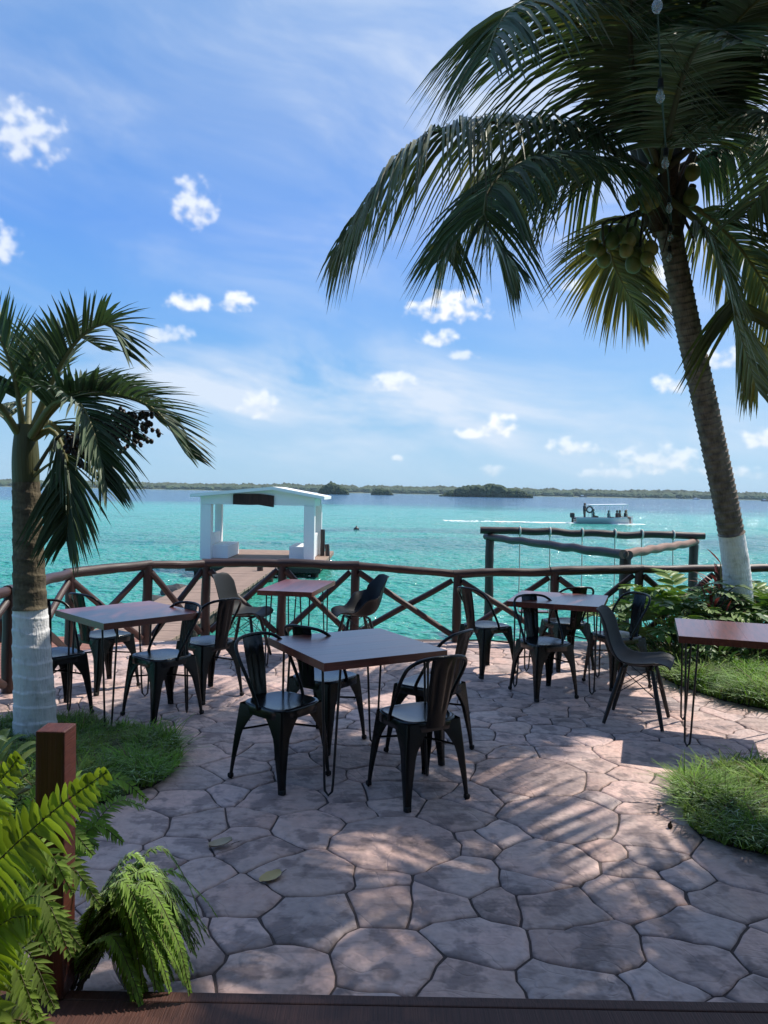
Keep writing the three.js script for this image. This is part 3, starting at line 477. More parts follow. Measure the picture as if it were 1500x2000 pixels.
{
  const OX = 3.94, OZ = -8.36;
  const t = thing('coconut_palm', 'tall leaning coconut palm with white-painted base and coconuts at the right', 'palm tree', [3.94, 0, -8.36]);
  const at = (pts) => pts.map(([x, y, z]) => [x - OX, y, z - OZ]);
  const path = at(trunkPath), cv = new THREE.CatmullRomCurve3(path.map((p) => V(...p)), false, 'centripetal');
  const sub = (a, b, n) => Array.from({ length: n }, (_, i) => cv.getPointAt(lerp(a, b, i / (n - 1))));
  part('painted_trunk', ringed(sub(0, 0.285, 7), 0.172, 0.13, 22, 4, 22, 100, 0.03), M.lime, t, 'lower trunk painted white');
  part('trunk', ringed(sub(0.283, 1, 14), 0.131, 0.112, 58, 9, 22, 560, 0.085), M.bark, t);
  cocoFronds.forEach((p, i) => cocoFrond(t, at(p), 200 + i, { yellow: [10, 11, 12].includes(i) ? 0.5 : i === 0 || i === 2 ? 0.14 : 0.03, spread: i < 4 ? 1.0 : 0.75, scale: [1.12, 0.95, 1.0, 1.12, 0.8, 0.85, 0.8, 0.8, 0.66, 0.85, 0.9, 0.9, 0.85, 0.62, 0.62, 0.85, 0.85, 0.7, 0.7][i], droop: [1.0, 0.8, 1.0, 0.85, 0.5, 0.45, 0.45, 0.45, 0.4, 0.7, 0.4, 0.5, 0.5, 0.3, 0.35, 0.45, 0.5, 0.35, 0.35][i] }));
  // leaf bases and fibre round the crown
  const r = rngOf(55);
  for (let i = 0; i < 13; i++) { const a = i * 2.4, y = 4.28 + 0.033 * i, c = [2.61 - 0.08 * (y - 4.2), y, -7.37]; part('leaf_base', tube(at([[c[0] + 0.10 * Math.cos(a), y - 0.14, c[2] + 0.10 * Math.sin(a)], [c[0] + 0.17 * Math.cos(a), y + 0.1, c[2] + 0.17 * Math.sin(a)], [c[0] + 0.27 * Math.cos(a), y + 0.36, c[2] + 0.27 * Math.sin(a)]]), (q) => lerp(0.075, 0.035, q), { seg: 7, steps: 6 }), i % 3 ? M.husk : M.rachisDark, t); }
  const bunch = [[1.86, 3.95], [2.01, 3.98], [2.12, 3.94], [2.27, 3.95], [2.21, 3.85], [2.1, 3.86], [1.97, 3.84], [2.2, 3.77], [2.29, 3.79], [1.93, 3.92], [2.07, 4.04], [2.32, 3.88], [1.99, 4.07], [2.18, 4.02]];
  bunch.forEach(([x, y], i) => { const o = part('coconut', nutGeos[i % 3], M.coconut[(i * 2) % 3], t); o.position.set(x - OX, y, -6.97 + 0.11 * ((i * 7) % 3 - 1) - OZ); o.rotation.set(r() - 0.5, r() * 3, (r() - 0.5) * 1.2); });
  [[2.32, 4.44, -7.0], [2.31, 4.31, -7.0], [2.21, 4.35, -7.05], [2.74, 4.63, -7.05], [2.34, 4.59, -6.97], [2.41, 4.38, -7.07], [2.77, 4.44, -7.14]].forEach(([x, y, z], i) => { const o = part('coconut', nutGeos[(i + 1) % 3], M.coconut[i % 2], t); o.position.set(x - OX, y, z - OZ); o.rotation.set(r() - 0.5, r() * 3, (r() - 0.5) * 1.2); });
  for (let i = 0; i < 6; i++) part('fruit_stalk', tube(at([[2.52, 4.33, -7.26], [2.35 - 0.04 * i, 4.33 - 0.02 * i, -7.1], [2.28 - 0.075 * i, 4.1, -6.97 + 0.04 * (i % 3 - 1)], [2.26 - 0.065 * i, 3.92, -6.97]]), 0.013, { seg: 5, steps: 10 }), M.rachisDark, t);
  // dead strands hanging from the crown
  for (let i = 0; i < 10; i++) { const a = i * 1.9, x = 2.65 + 0.15 * Math.cos(a), z = -7.39 + 0.15 * Math.sin(a), L = 0.2 + 0.3 * r(); part('dry_strand', tube(at([[x, 4.33, z], [x + 0.1 * Math.cos(a), 4.25 - L * 0.4, z + 0.1 * Math.sin(a)], [x + 0.12 * Math.cos(a) + 0.1 * (r() - 0.5), 4.23 - L, z + 0.12 * Math.sin(a)]]), (q) => lerp(0.012, 0.004, q), { seg: 4, steps: 6 }), M.husk, t); }
}
// a second coconut palm just outside the frame on the right, whose shade falls across the foreground
function shadePalm(base, top, count, seed, label) {
  const t = thing('coconut_palm', label, 'palm tree', base), r = rngOf(seed), c = [top[0] - base[0], top[1], top[2] - base[2]];
  part('trunk', ringed([[0, -0.1, 0], [c[0] * 0.2, c[1] * 0.35, c[2] * 0.2], [c[0] * 0.6, c[1] * 0.75, c[2] * 0.6], c], 0.17, 0.11, 70, 3, 16, 220, 0.08), M.bark, t);
  for (let i = 0; i < count; i++) { const a = i * 2.399 + 0.3 * r(), e = lerp(1.1, -0.25, i / count), dx = Math.cos(a), dz = Math.sin(a), L = (2.5 + 0.8 * r()) * (dz < -0.6 && dx > -0.2 ? 0.8 : 1), ce = Math.cos(e), se = Math.sin(e), pts = []; if (dx * -0.88 + dz * -0.46 > 0.8) continue; for (let k = 0; k <= 4; k++) { const q = k / 4; pts.push([c[0] + dx * L * q * (ce + 0.15 * q), c[1] + L * (se * q - 0.42 * q * q), c[2] + dz * L * q * (ce + 0.15 * q)]); } cocoFrond(t, pts, seed * 50 + i, { droop: 0.55 }); }
}
shadePalm([5.8, 0, -2.7], [4.0, 5.4, -3.15], 36, 3, 'coconut palm beyond the right edge whose crown shades the foreground paving');

// ------------------------------------------------------------------ the smaller palm on the left
{
  const B = [-2.29, 0, -5.05], t = thing('manila_palm', 'small palm with ringed white-painted trunk, arching fronds and dark berries at the left', 'palm tree', B);
  const at = (pts) => pts.map(([x, y, z]) => [x - B[0], y, z - B[2]]);
  const cv = new THREE.CatmullRomCurve3(at([[-2.28, -0.08, -5.05], [-2.29, 0.3, -5.05], [-2.31, 0.6, -5.05], [-2.32, 0.86, -5.05], [-2.335, 1.25, -5.05], [-2.35, 1.62, -5.05], [-2.355, 1.72, -5.05]]).map((p) => V(...p)), false, 'centripetal');
  const sub = (a, b, n) => Array.from({ length: n }, (_, i) => cv.getPointAt(lerp(a, b, i / (n - 1))));
  part('painted_trunk', ringed(sub(0, 0.528, 6), 0.142, 0.108, 9.4, 2, 26, 150, 0.045), M.lime, t, 'lower trunk painted white');
  part('trunk', ringed(sub(0.527, 0.99, 6), 0.106, 0.085, 7.6, 5, 26, 150, 0.05), mat([0.62, 0.58, 0.42], 0.9, { map: rep(barkMap, 1.2, 2.2), bumpMap: rep(barkBump, 1.2, 2), bumpScale: 0.006 }), t);
  part('crownshaft', tube(at([[-2.354, 1.68, -5.05], [-2.356, 1.8, -5.05], [-2.358, 1.95, -5.05], [-2.358, 2.08, -5.05]]), (q) => 0.082 + 0.012 * Math.sin(q * 3.1) - 0.022 * q, { seg: 20, steps: 16 }), mat([0.070, 0.075, 0.022], 0.55, { bumpMap: rep(barkBump, 2, 0.4), bumpScale: 0.003 }), t, 'smooth green crownshaft');
  const fr = [
    [[-2.33, 2.0, -5.05], [-2.15, 2.39, -5.0], [-1.95, 2.65, -4.95], [-1.77, 2.71, -4.9], [-1.64, 2.52, -4.85]],
    [[-2.3, 2.0, -5.0], [-2.01, 2.23, -4.85], [-1.68, 2.25, -4.75], [-1.38, 2.14, -4.65], [-1.19, 1.89, -4.6]],
    [[-2.29, 2.0, -4.98], [-2.03, 2.2, -4.75], [-1.83, 2.17, -4.6], [-1.7, 1.98, -4.5], [-1.62, 1.71, -4.45]],
    [[-2.31, 1.98, -5.03], [-2.17, 2.04, -5.0], [-2.06, 1.88, -4.95], [-2.03, 1.61, -4.95], [-2.04, 1.35, -4.95]],
    [[-2.37, 2.02, -5.05], [-2.4, 2.34, -5.0], [-2.45, 2.56, -4.95], [-2.54, 2.74, -4.9], [-2.67, 2.79, -4.85]],
    [[-2.38, 2.0, -5.02], [-2.45, 2.2, -4.85], [-2.6, 2.27, -4.7], [-2.8, 2.2, -4.6], [-2.95, 1.99, -4.55]],
    [[-2.41, 2.0, -5.08], [-2.65, 2.17, -5.3], [-2.93, 2.18, -5.5], [-3.17, 2.0, -5.6]],
    [[-2.36, 2.0, -5.12], [-2.32, 2.12, -5.3], [-2.29, 2.0, -5.5], [-2.28, 1.74, -5.55], [-2.3, 1.5, -5.6]],
    [[-2.37, 2.03, -5.1], [-2.48, 2.43, -5.4], [-2.5, 2.73, -5.7], [-2.41, 2.85, -6.0], [-2.28, 2.78, -6.2]],
    [[-2.36, 2.02, -5.1], [-2.3, 2.3, -5.4], [-2.15, 2.42, -5.7], [-1.95, 2.4, -5.95], [-1.78, 2.2, -6.1]],
  ];
  fr.forEach((p, i) => {
    const P = at(p).map((q) => V(...q));
    const f = part('frond', frondGeo({ pts: P, n: 46, len: (q) => 0.40 * Math.pow(Math.sin(Math.PI * clamp(0.2 + 0.75 * q)), 0.6) + 0.03, w: 0.034, ang: (q) => lerp(1.0, 0.45, q), lift: 0.45, droop: [0.2, 0.18, 0.35, 0.3, 0.12, 0.25, 0.25, 0.3, 0.15, 0.2][i], seg: 4, start: 0.24, seed: 400 + i, twist: 0.55, keel: 0.3, color: (q, s) => { const k = 0.65 + 0.7 * s(); return [0.044 * k, 0.086 * k, 0.022 * k]; } }), M.leaf, t);
    part('rachis', stalkGeo(P, 0.026, 0.005, 7), M.rachis, f);
  });
  // fruit cluster on a branched stalk
  const r = rngOf(91), S = at([[-2.27, 1.78, -5.0], [-2.1, 1.98, -4.92], [-1.88, 2.1, -4.82], [-1.64, 2.1, -4.75]]);
  part('fruit_stalk', tube(S, (q) => lerp(0.014, 0.005, q), { seg: 6, steps: 14 }), M.rachisDark, t);
  const sc = new THREE.CatmullRomCurve3(S.map((p) => V(...p))), bg = new THREE.SphereGeometry(0.0135, 8, 6), berries = [], twigs = [];
  for (let i = 0; i < 44; i++) { const p = sc.getPointAt(0.4 + 0.6 * i / 43), q = p.clone().add(V(0.05 + 0.22 * r(), -0.20 + 0.27 * r(), (r() - 0.5) * 0.28)); twigs.push(tube([p, p.clone().lerp(q, 0.5).add(V(0, 0.02, 0)), q], 0.0025, { seg: 4, steps: 5 })); for (let k = 0; k < 13; k++) { const u = 0.25 + 0.78 * r(), b = bg.clone(); b.scale(1, 1.25, 1); b.translate(lerp(p.x, q.x, u) + (r() - 0.5) * 0.035, lerp(p.y, q.y, u) - 0.01 + (r() - 0.5) * 0.035, lerp(p.z, q.z, u) + (r() - 0.5) * 0.035); berries.push(b); } }
  part('fruit_branches', mergeGeometries(twigs), M.rachisDark, t).userData.kind = 'stuff';
  part('berries', mergeGeometries(berries), M.berry, t).userData.kind = 'stuff';
  // a few dry threads and an old leaf stub
  part('leaf_stub', tube(at([[-2.29, 1.74, -5.02], [-2.2, 1.8, -4.98], [-2.1, 1.86, -4.95]]), (q) => lerp(0.014, 0.006, q), { seg: 6, steps: 8 }), M.rachis, t);
}

// ------------------------------------------------------------------ log railing along the water
function log(a, b, r, seed, { seg = 9, taper = 0.06, bend = 0.012, knots = 0.10, steps = 0 } = {}) {
  const A = V(...a), B = V(...b), L = A.distanceTo(B), n = Math.max(3, Math.ceil(L / 0.35)), pts = [];
  const side = B.clone().sub(A).cross(V(0, 1, 0)); if (side.lengthSq() < 1e-4) side.set(1, 0, 0); side.normalize(); const upv = side.clone().cross(B.clone().sub(A)).normalize();
  for (let i = 0; i <= n; i++) { const q = i / n, e = Math.sin(Math.PI * q); pts.push(A.clone().lerp(B, q).addScaledVector(side, bend * 2.4 * noise(q * L * 1.3 + seed, 2) * e).addScaledVector(upv, bend * 2.4 * noise(q * L * 1.3 + seed, 9) * e)); }
  return tube(pts, (q, an) => r * (1 + taper * (0.5 - q) + knots * noise(q * L * 4 + seed * 3, Math.cos(an) * 1.2 + 4) + knots * 0.8 * noise(q * L * 11 + seed, Math.sin(an) * 1.6)), { seg, steps: steps || Math.max(8, Math.ceil(L / 0.08)) });
}
{
  const posts = [[-3.05, 0.86, -4.9], [-3.02, 0.87, -6.2], [-3.11, 0.86, -7.6], [-2.52, 0.9, -8.2], [-1.98, 0.89, -8.58], [-1.14, 0.9, -8.65], [-0.32, 0.89, -8.66], [0.84, 0.81, -8.66], [1.94, 0.86, -8.7], [2.92, 0.9, -8.76], [3.86, 0.92, -8.82], [4.9, 0.92, -8.92], [6.0, 0.92, -9.0]];
  const t = thing('log_railing', 'dark red-brown log railing with crossed braces along the waterside', 'railing', [0, 0, 0]);
  posts.forEach(([x, y, z], i) => part('post', log([x, -0.012, z], [x + 0.01, y - 0.055, z], 0.052, i * 3 + 1, { taper: 0.1 }), M.log[i % 3], t));
  for (let i = 0; i + 1 < posts.length; i++) {
    const a = posts[i], b = posts[i + 1], d = V(b[0] - a[0], 0, b[2] - a[2]).normalize(), o = 0.05;
    part('rail', log([a[0] - d.x * 0.04, a[1] - 0.045 + 0.003 * (i % 2), a[2] - d.z * 0.04], [b[0] + d.x * 0.05, b[1] - 0.045, b[2] + d.z * 0.05], 0.044 + 0.004 * (i % 3), i * 5 + 2, { seg: 11, bend: 0.02, knots: 0.13 }), M.log[(i + 2) % 3], t);
    part('brace', log([a[0] + d.x * o, a[1] - 0.12, a[2] + d.z * o + 0.035], [b[0] - d.x * o, 0.08, b[2] - d.z * o + 0.035], 0.034, i * 7 + 3), M.log[i % 3], t);
    part('brace', log([a[0] + d.x * o, 0.08, a[2] + d.z * o - 0.035], [b[0] - d.x * o, b[1] - 0.12, b[2] - d.z * o - 0.035], 0.034, i * 7 + 4), M.log[(i + 1) % 3], t);
  }
}
// ------------------------------------------------------------------ triangular swing frame standing in the water
{
  const A = [3.47, 0.86, -11], B = [2.05, 0.87, -14.8], C = [5.78, 0.87, -14.3], t = thing('swing_frame', 'three-cornered log swing frame standing in the water beyond the railing', 'swing frame', [3.77, WATER_Y, -13.4]);
  const at = ([x, y, z]) => [x - 3.77, y - WATER_Y, z + 13.4];
  [[A, 0.085], [B, 0.085], [C, 0.085]].forEach(([p, r], i) => part('post', log(at([p[0], -2.3, p[2]]), at([p[0], p[1] - 0.07, p[2]]), r, 40 + i, { seg: 12 }), M.log[(i + 1) % 3], t));
  const ext = (p, q, k, y) => [p[0] + (p[0] - q[0]) * k, p[1] + y, p[2] + (p[2] - q[2]) * k];
  part('beam', log(at(ext(A, B, 0.02, -0.02)), at(ext(B, A, 0.04, -0.02)), 0.068, 51, { seg: 12, bend: 0.04, knots: 0.07 }), M.log[1], t);
  part('beam', log(at(ext(A, C, 0.02, -0.005)), at(ext(C, A, 0.04, -0.02)), 0.066, 52, { seg: 12, bend: 0.04, knots: 0.06 }), M.logPale, t, 'sun-bleached pale beam');
  part('beam', log(at(ext(B, C, 0.05, 0.11)), at(ext(C, B, 0.05, 0.10)), 0.068, 53, { seg: 12, bend: 0.045, knots: 0.08 }), M.log[1], t);
  for (const u of [0.15, 0.3, 0.46, 0.62, 0.75, 0.9]) {
    const x = lerp(B[0], C[0], u), z = lerp(B[2], C[2], u), y = 0.97;
    part('rope', tube([at([x, y - 0.05, z]), at([x + 0.01, 0.2, z]), at([x, -0.55, z])], 0.012, { seg: 6, steps: 8 }), M.rope, t);
    const k = new THREE.TorusGeometry(0.082, 0.016, 6, 16); k.rotateY(Math.PI / 2); k.translate(...at([x, y + 0.005, z])); part('rope_knot', k, M.rope, t);
  }
  for (const u of [0.225, 0.54, 0.825]) part('swing_seat', boxAt(0.56, 0.035, 0.2, ...at([lerp(B[0], C[0], u), -0.56, lerp(B[2], C[2], u)])), M.wood[0], t);
}
// ------------------------------------------------------------------ pier and white pavilion
const PIER_Y = -0.55;
{
  const pc = colorTex(512, (u, v) => { const a = fbm(u * 6, v * 24, 5, 0), b = fbm(u * 20, v * 40, 3, 0); const c = mix3([0.33, 0.225, 0.165], [0.20, 0.14, 0.11], clamp(0.5 + 0.9 * a)); const k = 1 + 0.2 * b; return [c[0] * k, c[1] * k, c[2] * k]; });
  const pm = mat([1, 1, 1], 0.85, { map: rep(pc, 0.4, 0.4) }), dark = mat([0.04, 0.032, 0.026], 0.9, { bumpMap: barkBump, bumpScale: 0.02 });
  const t = thing('pier', 'weathered brown pier leading from the terrace to the white pavilion', 'pier', [-3.8, WATER_Y, -15]);
  const r = rngOf(14);
  for (let i = 0; i < 62; i++) { const z = -8.95 - i * 0.225; part('plank', boxAt(1.42 + 0.05 * (r() - 0.5), 0.06, 0.218, 0, PIER_Y - WATER_Y - 0.03 + 0.006 * (r() - 0.5), z + 15, 0.006), pm, t); }
  for (const s of [-1, 1]) part('beam', boxAt(0.12, 0.2, 13.8, s * 0.6, PIER_Y - WATER_Y - 0.165, -0.85), dark, t);
  part('platform', boxAt(3.9, 0.14, 6.2, 0, PIER_Y - WATER_Y - 0.075, -11.15 + 0.6, 0.01), pm, t, 'wide platform under the pavilion');
  part('platform_edge', boxAt(3.96, 0.16, 0.06, 0, PIER_Y - WATER_Y - 0.1, -7.41, 0.01), dark, t);
  for (let i = 0; i < 8; i++) for (const s of [-1, 1]) { const z = -9.2 - i * 1.75; part('pile', tube([[s * 0.63, -1.5, z + 15], [s * 0.63, PIER_Y - WATER_Y - 0.06, z + 15]], 0.11, { seg: 10 }), dark, t); }
  for (const s of [-1, 1]) for (const z of [-23, -25.4, -27.8]) part('pile', tube([[s * 1.75, -1.5, z + 15], [s * 1.75, PIER_Y - WATER_Y - 0.14, z + 15]], 0.12, { seg: 10 }), dark, t);
  part('mooring_post', tube([[0.42, 0.3, -6.1], [0.42, 0.62, -6.1]], 0.085, { seg: 10 }), M.log[1], t, 'short stub post on the pier');
}
{
  const X0 = -5.83, X1 = -2.2, ZF = -24.4, ZB = -26.8, t = thing('pavilion', 'white gabled open pavilion with side benches at the end of the pier', 'pavilion', [-4.0, PIER_Y, -25.6]);
  const P = (x, y, z) => [x + 4.0, y - PIER_Y, z + 25.6], w = 0.34, top = 1.197;
  for (const x of [X0 + w / 2, X1 - w / 2]) { part('column', boxAt(w, top - PIER_Y, 0.34, ...P(x, (top + PIER_Y) / 2, ZF - 0.17), 0.02), M.white, t); part('column', boxAt(0.24, top - PIER_Y, 0.24, ...P(x + (x < -4 ? -0.09 : 0.09), (top + PIER_Y) / 2, ZB), 0.02), M.white, t); }
  const gable = (z0) => { const s = new THREE.Shape(); s.moveTo(X0, 1.20); s.lineTo(X1, 1.20); s.lineTo(X1, 1.44); s.lineTo((X0 + X1) / 2 + 0.5, 1.68); s.lineTo(X0, 1.44); s.closePath(); const g = new THREE.ExtrudeGeometry(s, { depth: 0.2, bevelEnabled: false }); g.translate(4.0, -PIER_Y, z0 + 25.6); return g; };
  part('gable', gable(ZF - 0.2), M.white, t); part('gable', gable(ZB - 0.1), M.white, t);
  for (const x of [X0 + 0.12, X1 - 0.12]) part('side_beam', boxAt(0.2, 0.26, ZF - ZB - 0.4, ...P(x, 1.30, (ZF + ZB) / 2 - 0.05), 0.01), M.white, t);
  const slope = (xa, ya, xb, yb) => { const s = new THREE.Shape(); s.moveTo(xa, ya); s.lineTo(xb, yb); s.lineTo(xb, yb + 0.1); s.lineTo(xa, ya + 0.1); s.closePath(); const g = new THREE.ExtrudeGeometry(s, { depth: 3.1, bevelEnabled: false }); g.translate(4.0, -PIER_Y, ZB - 0.45 + 25.6); return g; };
  const ax = (X0 + X1) / 2 + 0.5; part('roof_slope', slope(X0 - 0.28, 1.415, ax, 1.685), M.white, t); part('roof_slope', slope(ax + 0.001, 1.685, X1 + 0.32, 1.405), M.white, t);
  for (const [x, s] of [[X0, 1], [X1, -1]]) {
    const b = part('bench', boxAt(0.62, 0.42, ZF - ZB - 0.5, ...P(x + s * 0.52, PIER_Y + 0.21, (ZF + ZB) / 2 - 0.05), 0.02), M.white, t);
    part('backrest', boxAt(0.1, 0.78, ZF - ZB - 0.5, ...P(x + s * 0.13, PIER_Y + 0.39, (ZF + ZB) / 2 - 0.05), 0.02), M.white, t); void b;
  }
  const s = new THREE.Shape(); const yb = 1.21, yt = 1.53, xa = -4.78, xb = -3.50; s.moveTo(xa, yb); s.quadraticCurveTo(xa + 0.5, yb - 0.02, xa + 0.8, yb); s.quadraticCurveTo(xb - 0.3, yb - 0.03, xb, yb - 0.07); s.lineTo(xb, yt - 0.04); s.quadraticCurveTo(xb - 0.4, yt + 0.03, xa + 0.5, yt + 0.005); s.quadraticCurveTo(xa + 0.2, yt + 0.01, xa, yt - 0.01); s.closePath();
  const g = new THREE.ExtrudeGeometry(s, { depth: 0.05, bevelEnabled: true, bevelSize: 0.008, bevelThickness: 0.008, bevelSegments: 1 }); g.translate(4.0, -PIER_Y, ZF + 0.012 + 25.6); part('name_board', g, mat([0.30, 0.26, 0.30], 0.8, { map: rep(woodMap, 0.5, 0.5), bumpMap: woodBump, bumpScale: 0.01 }), t, 'dark wooden board with wavy edges on the gable');
}
{ const t = thing('mooring_pole', 'dark wooden pole pair standing beside the white pavilion', 'pole', [-2.0, WATER_Y, -26.5]);
  part('pole', log([-0.1, -1, 0], [-0.1, 1.3, 0], 0.08, 71), M.log[1], t); part('pole', log([0.2, -1, 0.2], [0.06, 0.8, 0.1], 0.08, 72), M.log[1], t); }
// rocks at the foot of the pier
[[-4.95, -16.9, 0.26, 'small dark wet rock touching the left side of the pier'], [-5.0, -18.6, 0.3, 'dark wet rock farthest out along the left side of the pier'], [-5.25, -15.6, 0.3, 'largest dark wet rock in the water left of the pier'], [-5.6, -14.6, 0.22, 'dark wet rock nearest the railing left of the pier']].forEach(([x, z, s, label], i) => {
  const g = new THREE.IcosahedronGeometry(s, 3), p = g.attributes.position; for (let k = 0; k < p.count; k++) { const q = 1 + 0.5 * fbm(p.getX(k) * 2.2 + i * 4, p.getY(k) * 2.2 + p.getZ(k) * 1.7, 3); p.setXYZ(k, p.getX(k) * q * 1.3, p.getY(k) * q * 0.8, p.getZ(k) * q); } g.computeVertexNormals();
  const o = shadows(new THREE.Mesh(g, mat([0.045, 0.045, 0.042], 0.7, { bumpMap: stoneBump, bumpScale: 0.02 }))); o.name = numbered('rock'); o.position.set(x, WATER_Y + 0.05, z); o.userData = { label, category: 'rock', group: 'rocks beside the pier' }; scene.add(o);
});
// low boardwalk beyond the railing at the far left
{
  const t = thing('boardwalk', 'grey-pink board landing beyond the railing at the far left', 'boardwalk', [-4.6, -0.4, -8.6]), m = mat([1.9, 2.3, 2.6], 0.85, { map: rep(woodMap, 3, 0.5) });
  for (let i = 0; i < 26; i++) part('board', boxAt(2.7, 0.05, 0.135, 0, 0, 1.9 - i * 0.148, 0.006), m, t);
  for (const x of [-1.2, 1.2]) part('joist', boxAt(0.12, 0.16, 3.9, x, -0.105, 0.05), M.log[1], t);
  for (const x of [-1.2, 1.2]) for (const z of [-1.7, 1.7]) part('pile', tube([[x, -1.8, z], [x, -0.18, z]], 0.09, { seg: 9 }), M.log[1], t);
  const b = thing('bollard', 'round dark bollard on the board landing at the far left', 'bollard', [-5.0, -0.375, -10.1]); const lp = [[0, 0], [0.13, 0], [0.13, 0.03], [0.1, 0.05], [0.1, 0.2], [0.16, 0.24], [0.17, 0.3], [0.13, 0.35], [0, 0.36]].map(([x, y]) => new THREE.Vector2(x, y)); part('body', new THREE.LatheGeometry(lp, 20), M.iron, b);
}
// ------------------------------------------------------------------ boat with passengers
function bones(list, size, res, k = 0.05, centre = V(0, 0, 0)) {          // joined tapered capsules -> one skin
  const mc = new MarchingCubes(res, new THREE.MeshStandardMaterial(), false, false, 60000), A = list.map(([a, b, ra, rb]) => [V(...a), V(...b), ra, rb]), p = V(0, 0, 0), q = V(0, 0, 0);
  mc.isolation = 0;
  for (let z = 0; z < res; z++) for (let y = 0; y < res; y++) for (let x = 0; x < res; x++) {
    p.set((x - res / 2) / (res / 2) * size + centre.x, (y - res / 2) / (res / 2) * size + centre.y, (z - res / 2) / (res / 2) * size + centre.z); let d = 1e3;
    for (const [a, b, ra, rb] of A) { q.subVectors(b, a); const l = q.lengthSq(), t = l ? clamp(((p.x - a.x) * q.x + (p.y - a.y) * q.y + (p.z - a.z) * q.z) / l) : 0, e = Math.hypot(p.x - a.x - q.x * t, p.y - a.y - q.y * t, p.z - a.z - q.z * t) - lerp(ra, rb, t), h = clamp(0.5 + 0.5 * (d - e) / k); d = lerp(d, e, h) - k * h * (1 - h); }
    mc.field[x + y * res + z * res * res] = -d;
  }
  mc.update(); const n = mc.count, g = new THREE.BufferGeometry(), P = new Float32Array(n * 3), N = new Float32Array(n * 3);
  for (let i = 0; i < n; i++) { P[3 * i] = mc.positionArray[3 * i] * size + centre.x; P[3 * i + 1] = mc.positionArray[3 * i + 1] * size + centre.y; P[3 * i + 2] = mc.positionArray[3 * i + 2] * size + centre.z; for (let c = 0; c < 3; c++) N[3 * i + c] = mc.normalArray[3 * i + c]; }
  g.setAttribute('position', new THREE.BufferAttribute(P, 3)); g.setAttribute('normal', new THREE.BufferAttribute(N, 3)); return g;
}
{
  const bx = 20.6, bz = -72, t = thing('tour_boat', 'small white open tour boat with a flat canopy crossing the lagoon', 'boat', [bx, WATER_Y, bz], -0.02);
  // hull: sections along x, bow to the right
  const L = 5.4, pos = [], idx = [], N = 24; const prof = (u) => Math.pow(Math.max(0, 1 - Math.pow(clamp((u - 0.55) / 0.45), 2.2)), 0.8);
  for (let i = 0; i <= N; i++) { const u = i / N, x = (u - 0.5) * L, b = 0.85 * (0.9 + 0.1 * smooth(0, 0.3, u)) * prof(u) + 0.02, sh = 0.62 + 0.16 * smooth(0.55, 1, u), kl = -0.2 + 0.3 * smooth(0.75, 1, u); for (const [s, y] of [[-1, sh], [-0.98, sh - 0.12], [-0.8, 0.08 + kl * 0.3], [0, kl], [0.8, 0.08 + kl * 0.3], [0.98, sh - 0.12], [1, sh], [0.86, sh], [0.8, 0.2], [0, 0.16], [-0.8, 0.2], [-0.86, sh]]) pos.push(x, y, s * b); }
  for (let i = 0; i < N; i++) for (let k = 0; k < 12; k++) { const a = i * 12 + k, b = i * 12 + (k + 1) % 12; idx.push(a, b, a + 12, b, b + 12, a + 12); }
  const end = pos.length / 3; pos.push(-L / 2, 0.3, 0); for (let k = 0; k < 12; k++) idx.push(end, (k + 1) % 12, k);
  part('hull', geoOf(pos, idx), mat([0.52, 0.54, 0.53], 0.5), t);
  const cg = boxAt(3.5, 0.1, 1.75, 0.35, 1.80, 0, 0.04); cg.rotateZ(0.03); part('canopy', cg, mat([0.82, 0.82, 0.82], 0.8), t);
  for (const x of [-1.25, 0.3, 1.95]) for (const z of [-0.72, 0.72]) part('canopy_post', tube([[x, 0.5, z], [x, 1.77 + 0.03 * x, z]], 0.018, { seg: 6 }), M.white, t);
  const ob = part('outboard_motor', join([boxAt(0.42, 0.46, 0.36, -2.95, 0.78, 0, 0.1), boxAt(0.16, 0.85, 0.14, -2.92, 0.2, 0, 0.03), boxAt(0.3, 0.1, 0.16, -2.75, 0.5, 0, 0.02)]), M.iron, t, 'black outboard motor'); void ob;
  for (const x of [-0.5, 0.4, 1.2]) part('bench', boxAt(0.3, 0.06, 1.4, x, 0.52, 0), M.white, t);
  // passengers
  const seated = bones([[[0, 0.48, 0], [0, 0.86, 0], 0.13, 0.15], [[-0.15, 0.86, 0], [0.15, 0.86, 0], 0.07, 0.07], [[0, 0.92, 0], [0, 1.02, 0.01], 0.055, 0.055], [[0, 1.08, 0.01], [0, 1.15, 0.02], 0.09, 0.095], [[-0.09, 0.5, 0], [-0.1, 0.52, 0.42], 0.095, 0.065], [[0.09, 0.5, 0], [0.1, 0.52, 0.42], 0.095, 0.065], [[-0.1, 0.52, 0.42], [-0.1, 0.08, 0.44], 0.062, 0.042], [[0.1, 0.52, 0.42], [0.1, 0.08, 0.44], 0.062, 0.042], [[-0.19, 0.85, 0], [-0.22, 0.6, 0.08], 0.052, 0.042], [[0.19, 0.85, 0], [0.22, 0.6, 0.08], 0.052, 0.042], [[-0.22, 0.6, 0.08], [-0.12, 0.58, 0.3], 0.04, 0.034], [[0.22, 0.6, 0.08], [0.12, 0.58, 0.3], 0.04, 0.034], [[-0.1, 0.06, 0.42], [-0.1, 0.05, 0.56], 0.04, 0.035], [[0.1, 0.06, 0.42], [0.1, 0.05, 0.56], 0.04, 0.035], [[0, 1.12, 0.1], [0, 1.1, 0.13], 0.02, 0.014]], 0.72, 56, 0.035, V(0, 0.6, 0.15));
